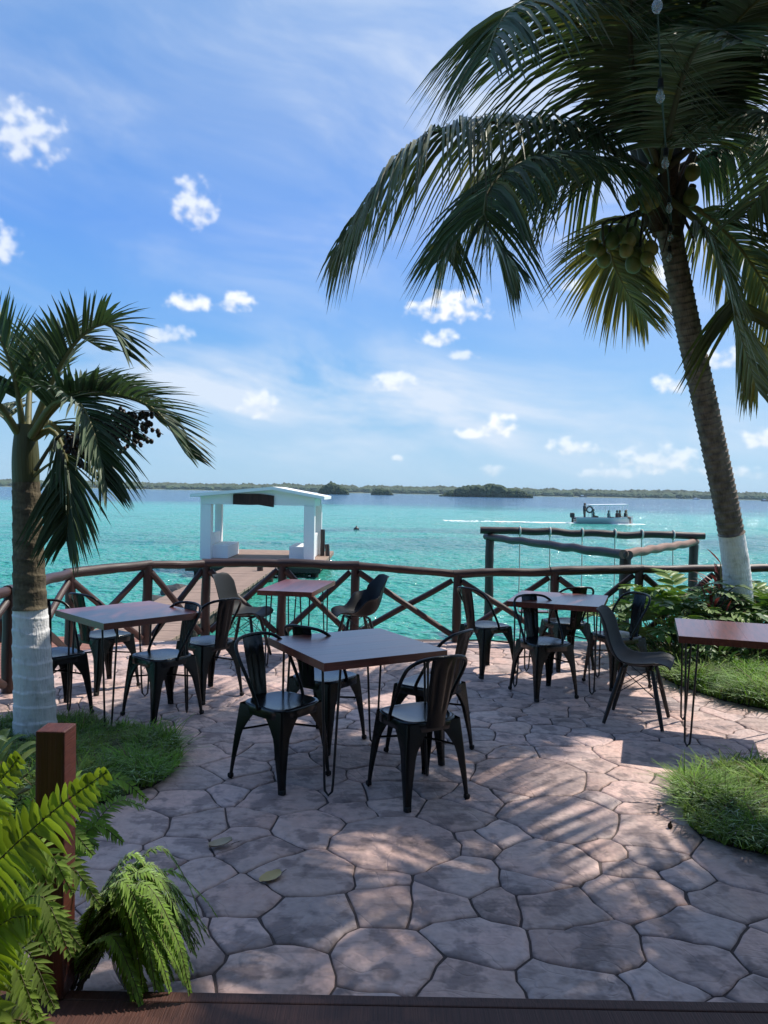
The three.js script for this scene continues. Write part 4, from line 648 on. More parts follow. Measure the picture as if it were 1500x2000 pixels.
  const standing = bones([[[0, 0.95, 0], [0, 1.38, 0], 0.13, 0.155], [[-0.15, 1.4, 0], [0.15, 1.4, 0], 0.07, 0.07], [[0, 1.45, 0], [0, 1.54, 0.01], 0.055, 0.055], [[0, 1.6, 0.01], [0, 1.67, 0.02], 0.09, 0.095], [[-0.09, 0.92, 0], [-0.11, 0.5, 0.02], 0.095, 0.065], [[0.09, 0.92, 0], [0.11, 0.5, 0.02], 0.095, 0.065], [[-0.11, 0.5, 0.02], [-0.12, 0.08, 0], 0.062, 0.04], [[0.11, 0.5, 0.02], [0.12, 0.08, 0], 0.062, 0.04], [[-0.19, 1.39, 0], [-0.25, 1.12, 0.02], 0.052, 0.042], [[0.19, 1.39, 0], [0.25, 1.12, 0.02], 0.052, 0.042], [[-0.25, 1.12, 0.02], [-0.2, 1.0, 0.22], 0.04, 0.034], [[0.25, 1.12, 0.02], [0.2, 1.0, 0.22], 0.04, 0.034], [[-0.12, 0.05, 0], [-0.12, 0.04, 0.14], 0.04, 0.035], [[0.12, 0.05, 0], [0.12, 0.04, 0.14], 0.04, 0.035], [[0, 1.64, 0.1], [0, 1.62, 0.13], 0.02, 0.014]], 0.95, 64, 0.035, V(0, 0.86, 0.03));
  const skinM = mat([1, 1, 1], 0.8, { vertexColors: true }), hairG = new THREE.SphereGeometry(0.105, 14, 10, 0, 6.29, 0, 1.7), hairM = mat([0.015, 0.012, 0.01], 0.8);
  const person = (x, y, z, turn, geo, c, hy, label) => { const p = thing('person', label, 'person', [bx + x, WATER_Y + y, bz + z], turn, 'people aboard the tour boat'); const g = geo.clone(), gp = g.attributes.position, cc = []; for (let i = 0; i < gp.count; i++) { const skin = gp.getY(i) > hy - 0.13 || (gp.getY(i) < hy - 0.35 && Math.abs(gp.getX(i)) > 0.16) || gp.getY(i) < 0.35; cc.push(...(skin ? [0.26, 0.14, 0.09] : c)); } g.setAttribute('color', new THREE.Float32BufferAttribute(cc, 3)); part('body', g, skinM, p); const h = part('hair', hairG, hairM, p); h.position.set(0, hy, -0.005); };
  const R = Math.PI / 2;
  person(-1.85, 0.2, 0.1, R, standing, [0.03, 0.035, 0.045], 1.63, 'person in dark clothes standing at the stern of the tour boat beside the ring');
  person(-1.1, 0.17, 0.3, R, seated, [0.12, 0.15, 0.13], 1.12, 'person in grey-green seated just behind the standing helmsman under the canopy');
  person(0.35, 0.08, 0.35, R, seated, [0.06, 0.09, 0.09], 1.12, 'person in dark teal seated alone amidships on the tour boat');
  person(1.1, 0.1, 0.4, R, seated, [0.16, 0.06, 0.06], 1.12, 'person in a reddish top seated forward on the tour boat');
  person(1.5, 0.1, -0.1, R, seated, [0.22, 0.18, 0.15], 1.12, 'person in a pale brown top seated forward between two others');
  person(1.9, 0.12, 0.35, R, seated, [0.03, 0.03, 0.03], 1.12, 'person in black seated near the bow of the tour boat');
  person(2.15, 0.14, -0.2, R, seated, [0.3, 0.25, 0.12], 1.12, 'person in a yellowish top seated foremost at the bow');
  const ring = thing('ring_buoy', 'dark ring buoy hung at the stern of the tour boat', 'ring buoy', [bx - 1.55, WATER_Y + 1.35, bz + 0.75]); part('ring', new THREE.TorusGeometry(0.27, 0.07, 10, 26), mat([0.03, 0.04, 0.04], 0.7), ring); part('hanger', tube([[0, 0.33, 0], [0.1, 0.4, -0.02], [0.3, 0.42, -0.03]], 0.015, { seg: 5 }), M.iron, ring);
  // foam of the wake, floating in many small patches
  const fr = rngOf(61), fp = [], fi = [];
  const blob = (x, z, sx, sz) => { const o = fp.length / 3, n = 9; fp.push(x, WATER_Y + 0.09, z); for (let k = 0; k < n; k++) { const a = k / n * 6.283, q = 0.6 + 0.6 * fr(); fp.push(x + Math.cos(a) * sx * q, WATER_Y + 0.045, z + Math.sin(a) * sz * q); } for (let k = 0; k < n; k++) fi.push(o, o + 1 + (k + 1) % n, o + 1 + k); };
  for (let i = 0; i < 560; i++) { const u = Math.pow(fr(), 1.7), x = bx - 2.9 - u * 12; if (u > 0.3 && fr() < 0.5 + 0.8 * noise(x * 0.8, 3.3)) continue; blob(x, bz + 0.35 * noise(x * 0.7, 8) + (fr() - 0.5) * (0.6 + 2.6 * u), (0.12 + 0.34 * fr()) * (1 - 0.6 * u), (0.08 + 0.18 * fr()) * (1 - 0.4 * u)); }
  for (let i = 0; i < 120; i++) { const u = fr(); blob(bx + lerp(0.6, 3.6, u), bz + lerp(1.0, 0.35, u) + (fr() - 0.5) * 0.5, 0.14 + 0.16 * fr(), 0.1 + 0.12 * fr()); }
  const foam = shadows(new THREE.Mesh(geoOf(fp, fi), mat([0.85, 0.87, 0.87], 0.9))); foam.name = 'boat_wake'; foam.userData = { kind: 'stuff', label: 'white foam wake trailing behind the tour boat', category: 'foam' }; scene.add(foam);
}
// specks of far boats
function farBoat(x, z, L, c, label) { const t = thing('distant_boat', label, 'boat', [x, WATER_Y, z], 0.1, 'boats far out on the lagoon'); const s = new THREE.Shape(); s.moveTo(-L / 2, 0); s.lineTo(L * 0.42, 0); s.lineTo(L / 2, L * 0.16); s.lineTo(-L / 2, L * 0.13); s.closePath(); const g = new THREE.ExtrudeGeometry(s, { depth: L * 0.3, bevelEnabled: true, bevelSize: 0.08, bevelThickness: 0.2, bevelSegments: 2 }); part('hull', g, mat(c, 0.6), t); part('cabin', boxAt(L * 0.34, L * 0.16, L * 0.22, -L * 0.1, L * 0.2, L * 0.15, 0.1), mat([0.7, 0.7, 0.7], 0.6), t); }
farBoat(-79.8, -155, 3.6, [0.75, 0.75, 0.75], 'small white boat cut by the left edge of the view');
farBoat(330, -1280, 13, [0.04, 0.04, 0.045], 'dark speck of a boat before the far shore above the tour boat');
farBoat(405, -1000, 9, [0.5, 0.5, 0.5], 'pale speck of a boat before the far shore left of the leaning trunk');
farBoat(425, -860, 8, [0.06, 0.06, 0.07], 'dark speck of a boat at the right edge of the view');
{ const b = thing('float_buoy', 'tiny dark buoy floating alone in the middle of the lagoon', 'buoy', [-1.85, WATER_Y, -52]); const lp = [[0, -0.1], [0.16, -0.02], [0.2, 0.08], [0.15, 0.18], [0.05, 0.22], [0.05, 0.3], [0, 0.31]].map(([x, y]) => new THREE.Vector2(x, y)); part('float', new THREE.LatheGeometry(lp, 18), M.iron, b); }

// ------------------------------------------------------------------ tables
function makeTable(name, label, [x, z], turn, [w, d], h = 0.76, tone = 0, group = 'hairpin-leg tables') {
  const t = thing(name, label, 'table', [x, 0, z], turn, group), top = new THREE.Group(); top.name = 'tabletop'; t.add(top);
  const n = Math.max(2, Math.round(w / 0.2)), bw = w / n;
  for (let i = 0; i < n; i++) part('board', boxAt(bw - 0.0003, 0.046, d, -w / 2 + bw * (i + 0.5), h - 0.023, 0, 0.0008), M.wood[(i * 3 + tone) % 4], top);
  for (const sx of [-1, 1]) for (const sz of [-1, 1]) {
    const cx = sx * (w / 2 - 0.09), cz = sz * (d / 2 - 0.09), ex = sx * (w / 2 - 0.075), ez = sz * (d / 2 - 0.075), k = 0.052, q = 0.0225;
    const ax = -sz * sx, az = 1;                                  // the two rods spread along the diagonal's normal
    const nx = ax / Math.SQRT2, nz = az / Math.SQRT2, pts = [];
    for (const e of [[k, h - 0.05], [lerp(k, q, 0.5), h * 0.5], [q, 0.045]]) { const u = (h - e[1]) / h; pts.push([lerp(cx, ex, u) + nx * e[0], e[1], lerp(cz, ez, u) + nz * e[0]]); }
    for (let i = 1; i < 6; i++) { const a = i / 6 * Math.PI; pts.push([ex + nx * q * Math.cos(a), 0.045 - 0.037 * Math.sin(a), ez + nz * q * Math.cos(a)]); }
    for (const e of [[q, 0.045], [lerp(k, q, 0.5), h * 0.5], [k, h - 0.05]]) { const u = (h - e[1]) / h; pts.push([lerp(cx, ex, u) - nx * e[0], e[1], lerp(cz, ez, u) - nz * e[0]]); }
    const leg = part('leg', tube(pts, 0.0072, { seg: 7, steps: 44 }), M.iron, t);
    part('mounting_plate', boxAt(0.13, 0.006, 0.07, cx, h - 0.0495, cz, 0.002, new THREE.Matrix4().makeRotationY(sx * sz * Math.PI / 4)), M.iron, leg);
  }
  return t;
}
const yaw = (fx, fz) => Math.atan2(fx, fz);
makeTable('dining_table', 'square dark wood table in the middle foreground with hairpin legs', [-0.16, -4.63], yaw(0.86, -0.5), [0.8, 0.8], 0.76, 0);
makeTable('dining_table', 'square dark wood table at the left behind the white-painted palm', [-1.885, -5.7], yaw(0.69, -0.72), [0.77, 0.77], 0.76, 1);
makeTable('side_table', 'small narrow reddish table by the railing near the pier', [-0.84, -7.65], -0.16, [0.53, 0.98], 0.735, 2);
makeTable('dining_table', 'square reddish-brown table on the right beside the water', [1.58, -6.85], yaw(0.33, -0.94), [0.8, 0.8], 0.76, 3);
makeTable('dining_table', 'dark wood table cut by the right edge of the view beside the lawn', [2.5, -5.33], -0.33, [0.84, 0.8], 0.76, 1);

// ------------------------------------------------------------------ steel cafe chairs
function sheetSeat() {
  const N = 22, pos = [], idx = [], uv = []; const hw = 0.178, e = 4.2;
  const P = (k, s) => { const a = k / 44 * 2 * Math.PI, c = Math.cos(a), d = Math.sin(a), m = Math.pow(Math.pow(Math.abs(c), e) + Math.pow(Math.abs(d), e), -1 / e); const taper = 1 - 0.05 * -d * m; return [c * m * hw * s * taper, d * m * hw * s]; };
  const rows = [[0, 0.446], [0.4, 0.446], [0.75, 0.448], [0.9, 0.4515], [0.97, 0.4525], [1.0, 0.449], [1.015, 0.441], [1.02, 0.43], [1.03, 0.395], [1.0, 0.395], [0.99, 0.43], [0.9, 0.438], [0, 0.436]];
  rows.forEach(([s, y]) => { for (let k = 0; k < 44; k++) { const [x, z] = P(k, s); pos.push(x, y, z); uv.push(x, z); } });
  for (let i = 0; i + 1 < rows.length; i++) for (let k = 0; k < 44; k++) { const a = i * 44 + k, b = i * 44 + (k + 1) % 44; idx.push(a, b, a + 44, b, b + 44, a + 44); }
  void N; return geoOf(pos, idx, uv);
}
function sheetLeg(sx, sz) {                                      // folded tapering sheet with an arch into the apron
  const rows = 12, pos = [], idx = []; let w = 0;
  for (let i = 0; i <= rows; i++) {
    const q = i / rows, y = lerp(0.442, 0.0, q), ox = lerp(0.173, 0.205, q) + 0.006 * Math.sin(q * 3.1), oz = sz > 0 ? lerp(0.175, 0.215, q) : lerp(0.175, 0.225, q), arm = lerp(0.135, 0.062, smooth(0, 0.4, q)) * lerp(1, 0.5, smooth(0.25, 1, q)) + 0.02 * (1 - smooth(0, 0.16, q)) , th = 0.005, rc = 0.016;
    const outer = [[-arm, 0]], inner = [[-arm, -th]]; for (let k = 0; k <= 4; k++) { const a = Math.PI / 2 * (1 - k / 4); outer.push([-rc + rc * Math.cos(a), -rc + rc * Math.sin(a)]); } outer.push([0, -arm]);
    for (let k = 0; k <= 4; k++) { const a = Math.PI / 2 * (1 - k / 4), rr = rc - th; inner.push([-rc + rr * Math.cos(a), -rc + rr * Math.sin(a)]); } inner.push([-th, -arm]);
    const loop = [...outer, ...inner.reverse()]; w = loop.length; for (const [a, b] of loop) pos.push(sx * (ox + a), y, sz * (oz + b));
  }
  for (let i = 0; i < rows; i++) for (let k = 0; k < w; k++) { const a = i * w + k, b = i * w + (k + 1) % w; sx * sz > 0 ? idx.push(a, b, a + w, b, b + w, a + w) : idx.push(a, a + w, b, b, a + w, b + w); }
  const g = geoOf(pos, idx); return g;
}
function makeSteelChair() {
  const t = thing('steel_chair', '', 'chair', [0, 0, 0], 0, 'black steel cafe chairs');
  part('seat', sheetSeat(), M.seatSteel, t);
  for (const sx of [-1, 1]) for (const sz of [-1, 1]) { const l = part('leg', sheetLeg(sx, sz), M.steel, t); part('foot_cap', boxAt(0.03, 0.028, 0.03, sx * 0.193, 0.0145, sz * (sz > 0 ? 0.204 : 0.214), 0.008), M.rubber, l); }
  part('back_hoop', tube([[-0.186, 0.43, 0.0], [-0.188, 0.47, -0.012], [-0.193, 0.6, -0.085], [-0.196, 0.70, -0.15], [-0.184, 0.755, -0.19], [-0.14, 0.792, -0.228], [-0.06, 0.806, -0.25], [0, 0.807, -0.254], [0.06, 0.806, -0.25], [0.14, 0.792, -0.228], [0.184, 0.755, -0.19], [0.196, 0.70, -0.15], [0.193, 0.6, -0.085], [0.188, 0.47, -0.012], [0.186, 0.43, 0.0]], 0.0105, { seg: 9, steps: 64 }), M.steel, t);
  // back panel: rising, slightly widening, pressed rib in the middle
  const pos = [], idx = [], nu = 12, nv = 14; for (const f of [0, 1]) for (let j = 0; j <= nv; j++) for (let i = 0; i <= nu; i++) { const v = j / nv, u = i / nu * 2 - 1, y = lerp(0.415, 0.806, v), hw = lerp(0.058, 0.076, smooth(0, 1, v)) * (1 + 0.05 * Math.sin(v * 3)), rib = smooth(0.2, 0.3, v) * (1 - smooth(0.84, 0.92, v)) * (smooth(0.3, 0.42, Math.abs(u)) - smooth(0.52, 0.64, Math.abs(u))) * 0.008, z = -0.178 - 0.074 * Math.pow(v, 1.25) - 0.012 * (1 - u * u); pos.push(u * hw, y, z + rib + (f ? -0.004 : 0)); }
  const w = nu + 1, blk = w * (nv + 1); for (let j = 0; j < nv; j++) for (let i = 0; i < nu; i++) { const a = j * w + i; idx.push(a, a + 1, a + w, a + 1, a + w + 1, a + w); const b = a + blk; idx.push(b, b + w, b + 1, b + 1, b + w, b + w + 1); }
  for (let j = 0; j < nv; j++) for (const i of [0, nu]) { const a = j * w + i, b = a + w; i ? idx.push(a, a + blk, b, b, a + blk, b + blk) : idx.push(a, b, a + blk, b, b + blk, a + blk); }
  const panel = part('back_panel', geoOf(pos, idx), M.steel, t);
  void panel;
  for (const a of [Math.PI / 4, -Math.PI / 4]) part('stretcher', tube([[-0.25 * Math.cos(a), 0.285, -0.25 * Math.sin(a)], [0, 0.30 + (a > 0 ? 0.014 : 0), 0], [0.25 * Math.cos(a), 0.285, 0.25 * Math.sin(a)]], 0.0065, { seg: 6, steps: 6 }), M.steel, t);
  return t;
}
const chair0 = makeSteelChair();
[
  [0.21, -4.28, -0.5, -0.86, 'black steel chair nearest the camera, right front side of the middle table'],
  [-0.58, -4.47, 0.8, -0.6, 'black steel chair at the left front side of the middle table'],
  [-0.38, -5.12, 0.54, 0.84, 'black steel chair behind the middle table on its far left side'],
  [0.32, -4.98, -0.82, 0.57, 'black steel chair behind the middle table on its far right side'],
  [-1.62, -5.66, -0.64, -0.77, 'black steel chair with its back to the camera at the left table'],
  [-1.42, -6.22, -0.76, 0.65, 'black steel chair at the right-hand far side of the left table'],
  [-2.33, -6.42, 0.55, 0.83, 'black steel chair beyond the left table, facing the camera'],
  [-2.42, -5.66, 0.73, -0.68, 'black steel chair half hidden by the white-painted palm trunk'],
  [0.98, -7.22, 0.82, 0.55, 'black steel chair by the railing at the left of the right table'],
  [1.37, -6.45, 0.36, -0.93, 'black steel chair with its back to the camera at the reddish right table'],
  [1.8, -7.52, -0.3, 0.95, 'black steel chair beyond the reddish right table against the railing'],
  [2.1, -6.83, -0.92, -0.38, 'black steel chair at the right table next to the leafy planting'],
].forEach(([x, z, fx, fz, label], i) => { if (!i) { chair0.position.set(x, 0, z); chair0.rotation.y = yaw(fx, fz); chair0.userData.label = label; } else copyOf(chair0, [x, 0, z], yaw(fx, fz), label); });

// ------------------------------------------------------------------ moulded shell chairs
function shellGeo(arms) {
  const nu = 40, nv = 26, P = [[-0.285, 0.835], [-0.262, 0.77], [-0.235, 0.68], [-0.205, 0.58], [-0.165, 0.50], [-0.10, 0.452], [0, 0.436], [0.10, 0.446], [0.17, 0.457], [0.222, 0.455], [0.25, 0.438]];
  const cv = new THREE.CatmullRomCurve3(P.map(([z, y]) => V(0, y, z)), false, 'centripetal'), pos = [];
  for (let j = 0; j <= nu; j++) {
    const u = j / nu, c = cv.getPointAt(u), T = cv.getTangentAt(u), N = V(0, T.z, -T.y); if (N.y < 0 && N.z < 0) N.negate(); // towards the sitter
    const back = 1 - smooth(0.4, 0.62, u), endB = Math.pow(clamp(u / 0.14), 0.42), endF = Math.pow(clamp((1 - u) / 0.12), 0.38);
    let hw = lerp(0.232, 0.212, back) * lerp(0.55, 1, endB) * lerp(0.62, 1, endF); if (arms) hw *= 1 + 0.26 * Math.exp(-(((u - 0.5) / 0.22) ** 2));
    for (let i = 0; i <= nv; i++) {
      const v = i / nv * 2 - 1, e = Math.pow(Math.abs(v), 2.2), lift = lerp(0.042, 0.055, back) * endB * endF; let y = c.y + N.y * lift * e, z = c.z + N.z * lift * e, x = v * hw;
      if (arms) { const am = smooth(0.08, 0.22, u) * (1 - smooth(0.62, 0.84, u)) * smooth(0.55, 0.97, Math.abs(v)), top = 0.655 - 0.03 * smooth(0.3, 0.7, u); y = lerp(y, Math.max(y, top), am); x += Math.sign(v) * 0.035 * am; z += am * 0.03 * (1 - smooth(0.2, 0.5, u)); }
      pos.push(x, y, z);
    }
  }
  const w = nv + 1, idx = []; for (let j = 0; j < nu; j++) for (let i = 0; i < nv; i++) { const a = j * w + i; idx.push(a, a + w, a + 1, a + 1, a + w, a + w + 1); }
  const one = geoOf(pos, idx), n = one.attributes.normal, all = pos.slice(), cnt = pos.length / 3; for (let i = 0; i < cnt; i++) all.push(pos[3 * i] - n.getX(i) * 0.007, pos[3 * i + 1] - n.getY(i) * 0.007, pos[3 * i + 2] - n.getZ(i) * 0.007);
  const full = idx.slice(); for (let k = 0; k < idx.length; k += 3) full.push(idx[k] + cnt, idx[k + 2] + cnt, idx[k + 1] + cnt);
  const rim = []; for (let i = 0; i < nv; i++) rim.push([i, i + 1], [nu * w + i + 1, nu * w + i]); for (let j = 0; j < nu; j++) rim.push([(j + 1) * w, j * w], [j * w + nv, (j + 1) * w + nv]);
  for (const [a, b] of rim) full.push(a, b, a + cnt, b, b + cnt, a + cnt);
  return geoOf(all, full);
}
function makeShellChair(name, label, m, arms, [x, z], [fx, fz]) {
  const t = thing(name, label, 'chair', [x, 0, z], yaw(fx, fz), 'moulded shell chairs'); part('shell', shellGeo(arms), m, t);
  const tops = [], feet = []; for (const sx of [-1, 1]) for (const sz of [-1, 1]) { const a = [sx * 0.115, 0.415, 0.02 + sz * 0.105], b = [sx * 0.205, 0.008, 0.01 + sz * 0.205]; tops.push(a); feet.push(b); part('leg', tube([b, [lerp(b[0], a[0], 0.55), lerp(b[1], a[1], 0.55), lerp(b[2], a[2], 0.55)], a], (q) => 0.0105 + 0.0065 * Math.sin(Math.PI * clamp(q * 0.75 + 0.12)), { seg: 10, steps: 10 }), M.legWood, t); }
  const pt = (i, q) => [lerp(feet[i][0], tops[i][0], q), lerp(feet[i][1], tops[i][1], q), lerp(feet[i][2], tops[i][2], q)];
  for (const [a, b] of [[0, 1], [1, 3], [3, 2], [2, 0]]) { part('wire_brace', tube([pt(a, 0.5), pt(b, 0.98)], 0.0036, { seg: 5, straight: true }), M.iron, t); part('wire_brace', tube([pt(b, 0.5), pt(a, 0.98)], 0.0036, { seg: 5, straight: true }), M.iron, t); }
  part('mount', join([boxAt(0.25, 0.014, 0.03, 0, 0.418, 0.11, 0.004), boxAt(0.25, 0.014, 0.03, 0, 0.418, -0.07, 0.004), boxAt(0.03, 0.016, 0.21, 0, 0.4195, 0.02, 0.004)]), M.iron, t);
}
makeShellChair('shell_chair', 'grey moulded shell chair with dark splayed legs on the sunlit paving at the right', M.shellGrey, false, [1.91, -5.72], [0.9, 0.44]);
makeShellChair('shell_chair', 'grey moulded shell chair by the railing at the left of the small red table', M.shellGrey, false, [-1.38, -7.62], [0.97, 0.22]);
makeShellChair('shell_armchair', 'black moulded tub armchair by the railing right of the small red table', M.shellBlack, true, [-0.24, -7.75], [-0.96, 0.26]);

// ------------------------------------------------------------------ foreground post and ferns
{ const t = thing('square_post', 'dark red-brown square wooden post among the ferns in the left foreground', 'post', [-0.995, 0.115, -2.345]); part('shaft', boxAt(0.09, 0.825, 0.09, 0, 0.4125, 0, 0.005), M.postWood, t); }
function fern(name, label, base, fronds, seed, { len = 0.08, w = 0.022, n = 26, tint = [0.12, 0.24, 0.02], droop = 0.25, blunt = 1, ang = 1.35, start = 0.14, seg = 3, up = V(0, 1, 0) } = {}) {
  const t = thing(name, label, 'fern', base, 0, 'ferns in the left foreground'), r = rngOf(seed);
  fronds.forEach((pts, i) => {
    const P = pts.map((p) => V(p[0] - base[0], p[1] - base[1], p[2] - base[2])), k0 = 0.8 + 0.4 * r();
    const f = part('frond', frondGeo({ pts: P, n, len: (q) => len * Math.pow(Math.sin(Math.PI * clamp(0.2 + 0.78 * q)), 0.7) + 0.004, w, ang: (q) => lerp(ang, ang - 0.5, q), lift: 0.12, droop, seg, start, seed: seed * 31 + i, twist: 0.3, keel: 0.12, blunt, up, color: (q, s) => { const k = k0 * (0.65 + 0.6 * s()), c = [tint[0] * k, tint[1] * k, tint[2] * k]; c[3] = s() < 0.12 ? [0.2, 0.13, 0.04] : null; return c; } }), M.fern, t);
    part('stalk', stalkGeo(P, 0.0035, 0.0012, 5), M.rachisDark, f);
  });
}
fern('sword_fern', 'large bright yellow-green fern fronds leaning across the post in the left foreground', [-1.15, 0.1, -1.95], [
  [[-1.2, 0.1, -1.98], [-1.12, 0.55, -1.95], [-0.95, 0.74, -1.9], [-0.80, 0.88, -1.88], [-0.665, 0.985, -1.86]],
  [[-1.2, 0.1, -2.0], [-1.22, 0.6, -2.05], [-1.17, 0.85, -2.08], [-1.09, 1.0, -2.1], [-1.05, 0.99, -2.05]],
  [[-1.05, 0.1, -1.75], [-1.0, 0.4, -1.7], [-0.9, 0.56, -1.62], [-0.8, 0.6, -1.55], [-0.74, 0.55, -1.5]],
  [[-1.1, 0.1, -1.8], [-1.0, 0.5, -1.85], [-0.9, 0.62, -1.85], [-0.82, 0.64, -1.83]],
  [[-1.2, 0.1, -1.9], [-1.15, 0.5, -1.95], [-1.05, 0.68, -1.9], [-0.96, 0.72, -1.85]],
  [[-1.15, 0.1, -1.9], [-1.04, 0.4, -1.8], [-0.93, 0.47, -1.72], [-0.83, 0.44, -1.66]],
  [[-1.1, 0.1, -1.7], [-1.02, 0.42, -1.62], [-0.93, 0.62, -1.56], [-0.82, 0.72, -1.52]],
  [[-1.2, 0.1, -2.05], [-1.16, 0.5, -2.05], [-1.05, 0.82, -2.0], [-0.93, 0.98, -1.97]],
], 5, { len: 0.135, w: 0.034, n: 44, tint: [0.28, 0.40, 0.02], droop: 0.28, blunt: 0, seg: 5, up: V(0.1, 0.45, 0.9).normalize() });
{
  const r = rngOf(44), L = [], R = [], S = [];
  for (let i = 0; i < 24; i++) { const a = lerp(-0.3, 2.2, r()), e = 0.22 + 0.42 * r(), d = 0.22 + 0.16 * r(), bx = -1.18 + 0.1 * r(), bz = -2.1 + 0.15 * r(); L.push([[bx, 0.12, bz], [bx + 0.3 * d * Math.cos(a), 0.12 + e * 0.75, bz + 0.3 * d * Math.sin(a)], [bx + 0.7 * d * Math.cos(a), 0.12 + e, bz + 0.7 * d * Math.sin(a)], [bx + d * Math.cos(a), 0.06 + e * 0.85, bz + d * Math.sin(a)]]); }
  fern('boston_fern', 'pale narrow-leaved fern in front of the post in the left foreground', [-1.1, 0.11, -2.05], L, 6, { len: 0.06, w: 0.016, n: 44, blunt: 0, tint: [0.22, 0.34, 0.04], up: V(0.1, 0.7, 0.7).normalize() });
  for (let i = 0; i < 60; i++) { const a = lerp(-0.65, 0.6, r()), d = 0.20 + 0.19 * r(), e = 0.2 + 0.2 * r(), bx = -1.0 + 0.05 * r(), bz = -2.5 + 0.14 * (r() - 0.5); R.push([[bx, 0.05, bz], [bx + 0.25 * d, e * 0.85, bz + 0.3 * d * a], [bx + 0.62 * d, e + 0.05, bz + 0.6 * d * a], [bx + 0.92 * d, e * 0.75, bz + 0.85 * d * a], [bx + d * 1.04, e * 0.35 + 0.02, bz + d * a]]); }
  fern('boston_fern', 'dense fine-leaved fern arching over the paving right of the foreground post', [-0.97, 0.0, -2.5], R, 7, { len: 0.036, w: 0.010, n: 60, tint: [0.2, 0.36, 0.018], seg: 2, droop: 0.35 });
  for (let i = 0; i < 18; i++) { const a = lerp(-1.2, 1.4, r()), d = 0.22 + 0.24 * r(), e = 0.42 + 0.28 * r(), bx = -1.28 + 0.2 * (r() - 0.5), bz = -2.75 + 0.2 * r(); S.push([[bx, 0.0, bz], [bx + 0.3 * d * Math.cos(a), e * 0.7, bz + 0.3 * d * Math.sin(a)], [bx + 0.7 * d * Math.cos(a), e, bz + 0.7 * d * Math.sin(a)], [bx + d * Math.cos(a), e * 0.85, bz + d * Math.sin(a)]]); }
  fern('boston_fern', 'taller green fern standing behind the foreground post at the left edge', [-1.25, 0.0, -2.7], S, 8, { len: 0.06, w: 0.016, n: 46, blunt: 0, tint: [0.17, 0.32, 0.026], up: V(0.1, 0.8, 0.6).normalize() });
}
// ------------------------------------------------------------------ planting bed on the right
function leafyPlant(name, label, category, [x, z], leaves, geos, seed, { spread = 0.3, rise = [0.3, 0.7], size = [0.8, 1.2], stem = 0.2, tiltUp = 0.5, material = M.leaf } = {}) {
  const t = thing(name, label, category, [x, 0.02, z], 0, 'plants in the right bed'), r = rngOf(seed);
  for (let i = 0; i < leaves; i++) {
    const a = i * 2.399 + r(), rr = spread * Math.sqrt((i + 0.5) / leaves), y = lerp(rise[0], rise[1], 1 - rr / spread * 0.9) * (0.8 + 0.4 * r()), p = [Math.cos(a) * rr, y, Math.sin(a) * rr];
    const l = part('leaf', geos[i % geos.length], material, t), s = lerp(size[0], size[1], r()); l.position.set(...p); l.rotation.set(0, 0, 0); l.rotateY(Math.atan2(Math.cos(a), Math.sin(a)) + (r() - 0.5) * 0.6); l.rotateX(-tiltUp * (r() - 0.15)); l.scale.setScalar(s);
    if (stem) part('stem', tube([[0.03 * Math.cos(a), 0, 0.03 * Math.sin(a)], [p[0] * 0.6, y * 0.6, p[2] * 0.6], p], 0.006, { seg: 5, steps: 6 }), M.rachis, t);
  }
}
const lobed = [0, 1, 2].map((k) => frondGeo({ pts: [[0, 0, 0], [0, 0.10, 0.12], [0, 0.12, 0.26], [0, 0.05, 0.4]], n: 8, len: (q) => 0.17 * Math.pow(Math.sin(Math.PI * clamp(0.25 + 0.72 * q)), 0.6) + 0.02, w: 0.052, ang: (q) => lerp(1.35, 0.5, q), lift: 0.15, droop: 0.25, seg: 4, start: 0.1, seed: 60 + k, twist: 0.15, keel: 0.2, blunt: 1, color: () => [[0.11, 0.22, 0.02], [0.15, 0.26, 0.024], [0.07, 0.16, 0.022]][k] }));
const oval = [bladeGeo(0.26, 0.085, { arch: 0.5, color: [0.055, 0.125, 0.02] }), bladeGeo(0.22, 0.07, { arch: 0.6, color: [0.10, 0.17, 0.025] }), bladeGeo(0.24, 0.08, { arch: 0.4, color: [0.04, 0.1, 0.02] })];
const strap = [bladeGeo(0.42, 0.05, { arch: 0.35, color: [0.16, 0.022, 0.022], seg: 8 }), bladeGeo(0.38, 0.045, { arch: 0.2, color: [0.26, 0.04, 0.03], seg: 8 }), bladeGeo(0.40, 0.05, { arch: 0.45, color: [0.04, 0.02, 0.018], seg: 8 })];
leafyPlant('philodendron', 'bright green lobed-leaf philodendron beside the right table chairs', 'plant', [2.95, -8.15], 34, lobed, 1, { spread: 0.5, rise: [0.12, 0.55] });
leafyPlant('philodendron', 'yellow-green lobed-leaf philodendron in front of the red ti plant', 'plant', [3.3, -8.2], 30, lobed, 2, { spread: 0.42, rise: [0.25, 0.68] });
leafyPlant('philodendron', 'lobed-leaf philodendron growing round the base of the leaning palm', 'plant', [4.25, -8.35], 34, lobed, 3, { spread: 0.5, rise: [0.2, 0.62] });
leafyPlant('philodendron', 'lobed-leaf philodendron at the right edge behind the dark table', 'plant', [4.75, -8.0], 30, lobed, 4, { spread: 0.5, rise: [0.2, 0.62] });
leafyPlant('ti_plant', 'dark red ti plant with upright strap leaves against the railing', 'plant', [3.75, -8.45], 22, strap, 5, { spread: 0.14, rise: [0.5, 0.98], stem: 0.2, tiltUp: 0.9, size: [0.6, 0.85] });
leafyPlant('ti_plant', 'lower red ti plant between the philodendrons', 'plant', [3.42, -7.95], 24, strap, 6, { spread: 0.18, rise: [0.3, 0.62], tiltUp: 0.8, size: [0.6, 0.85] });
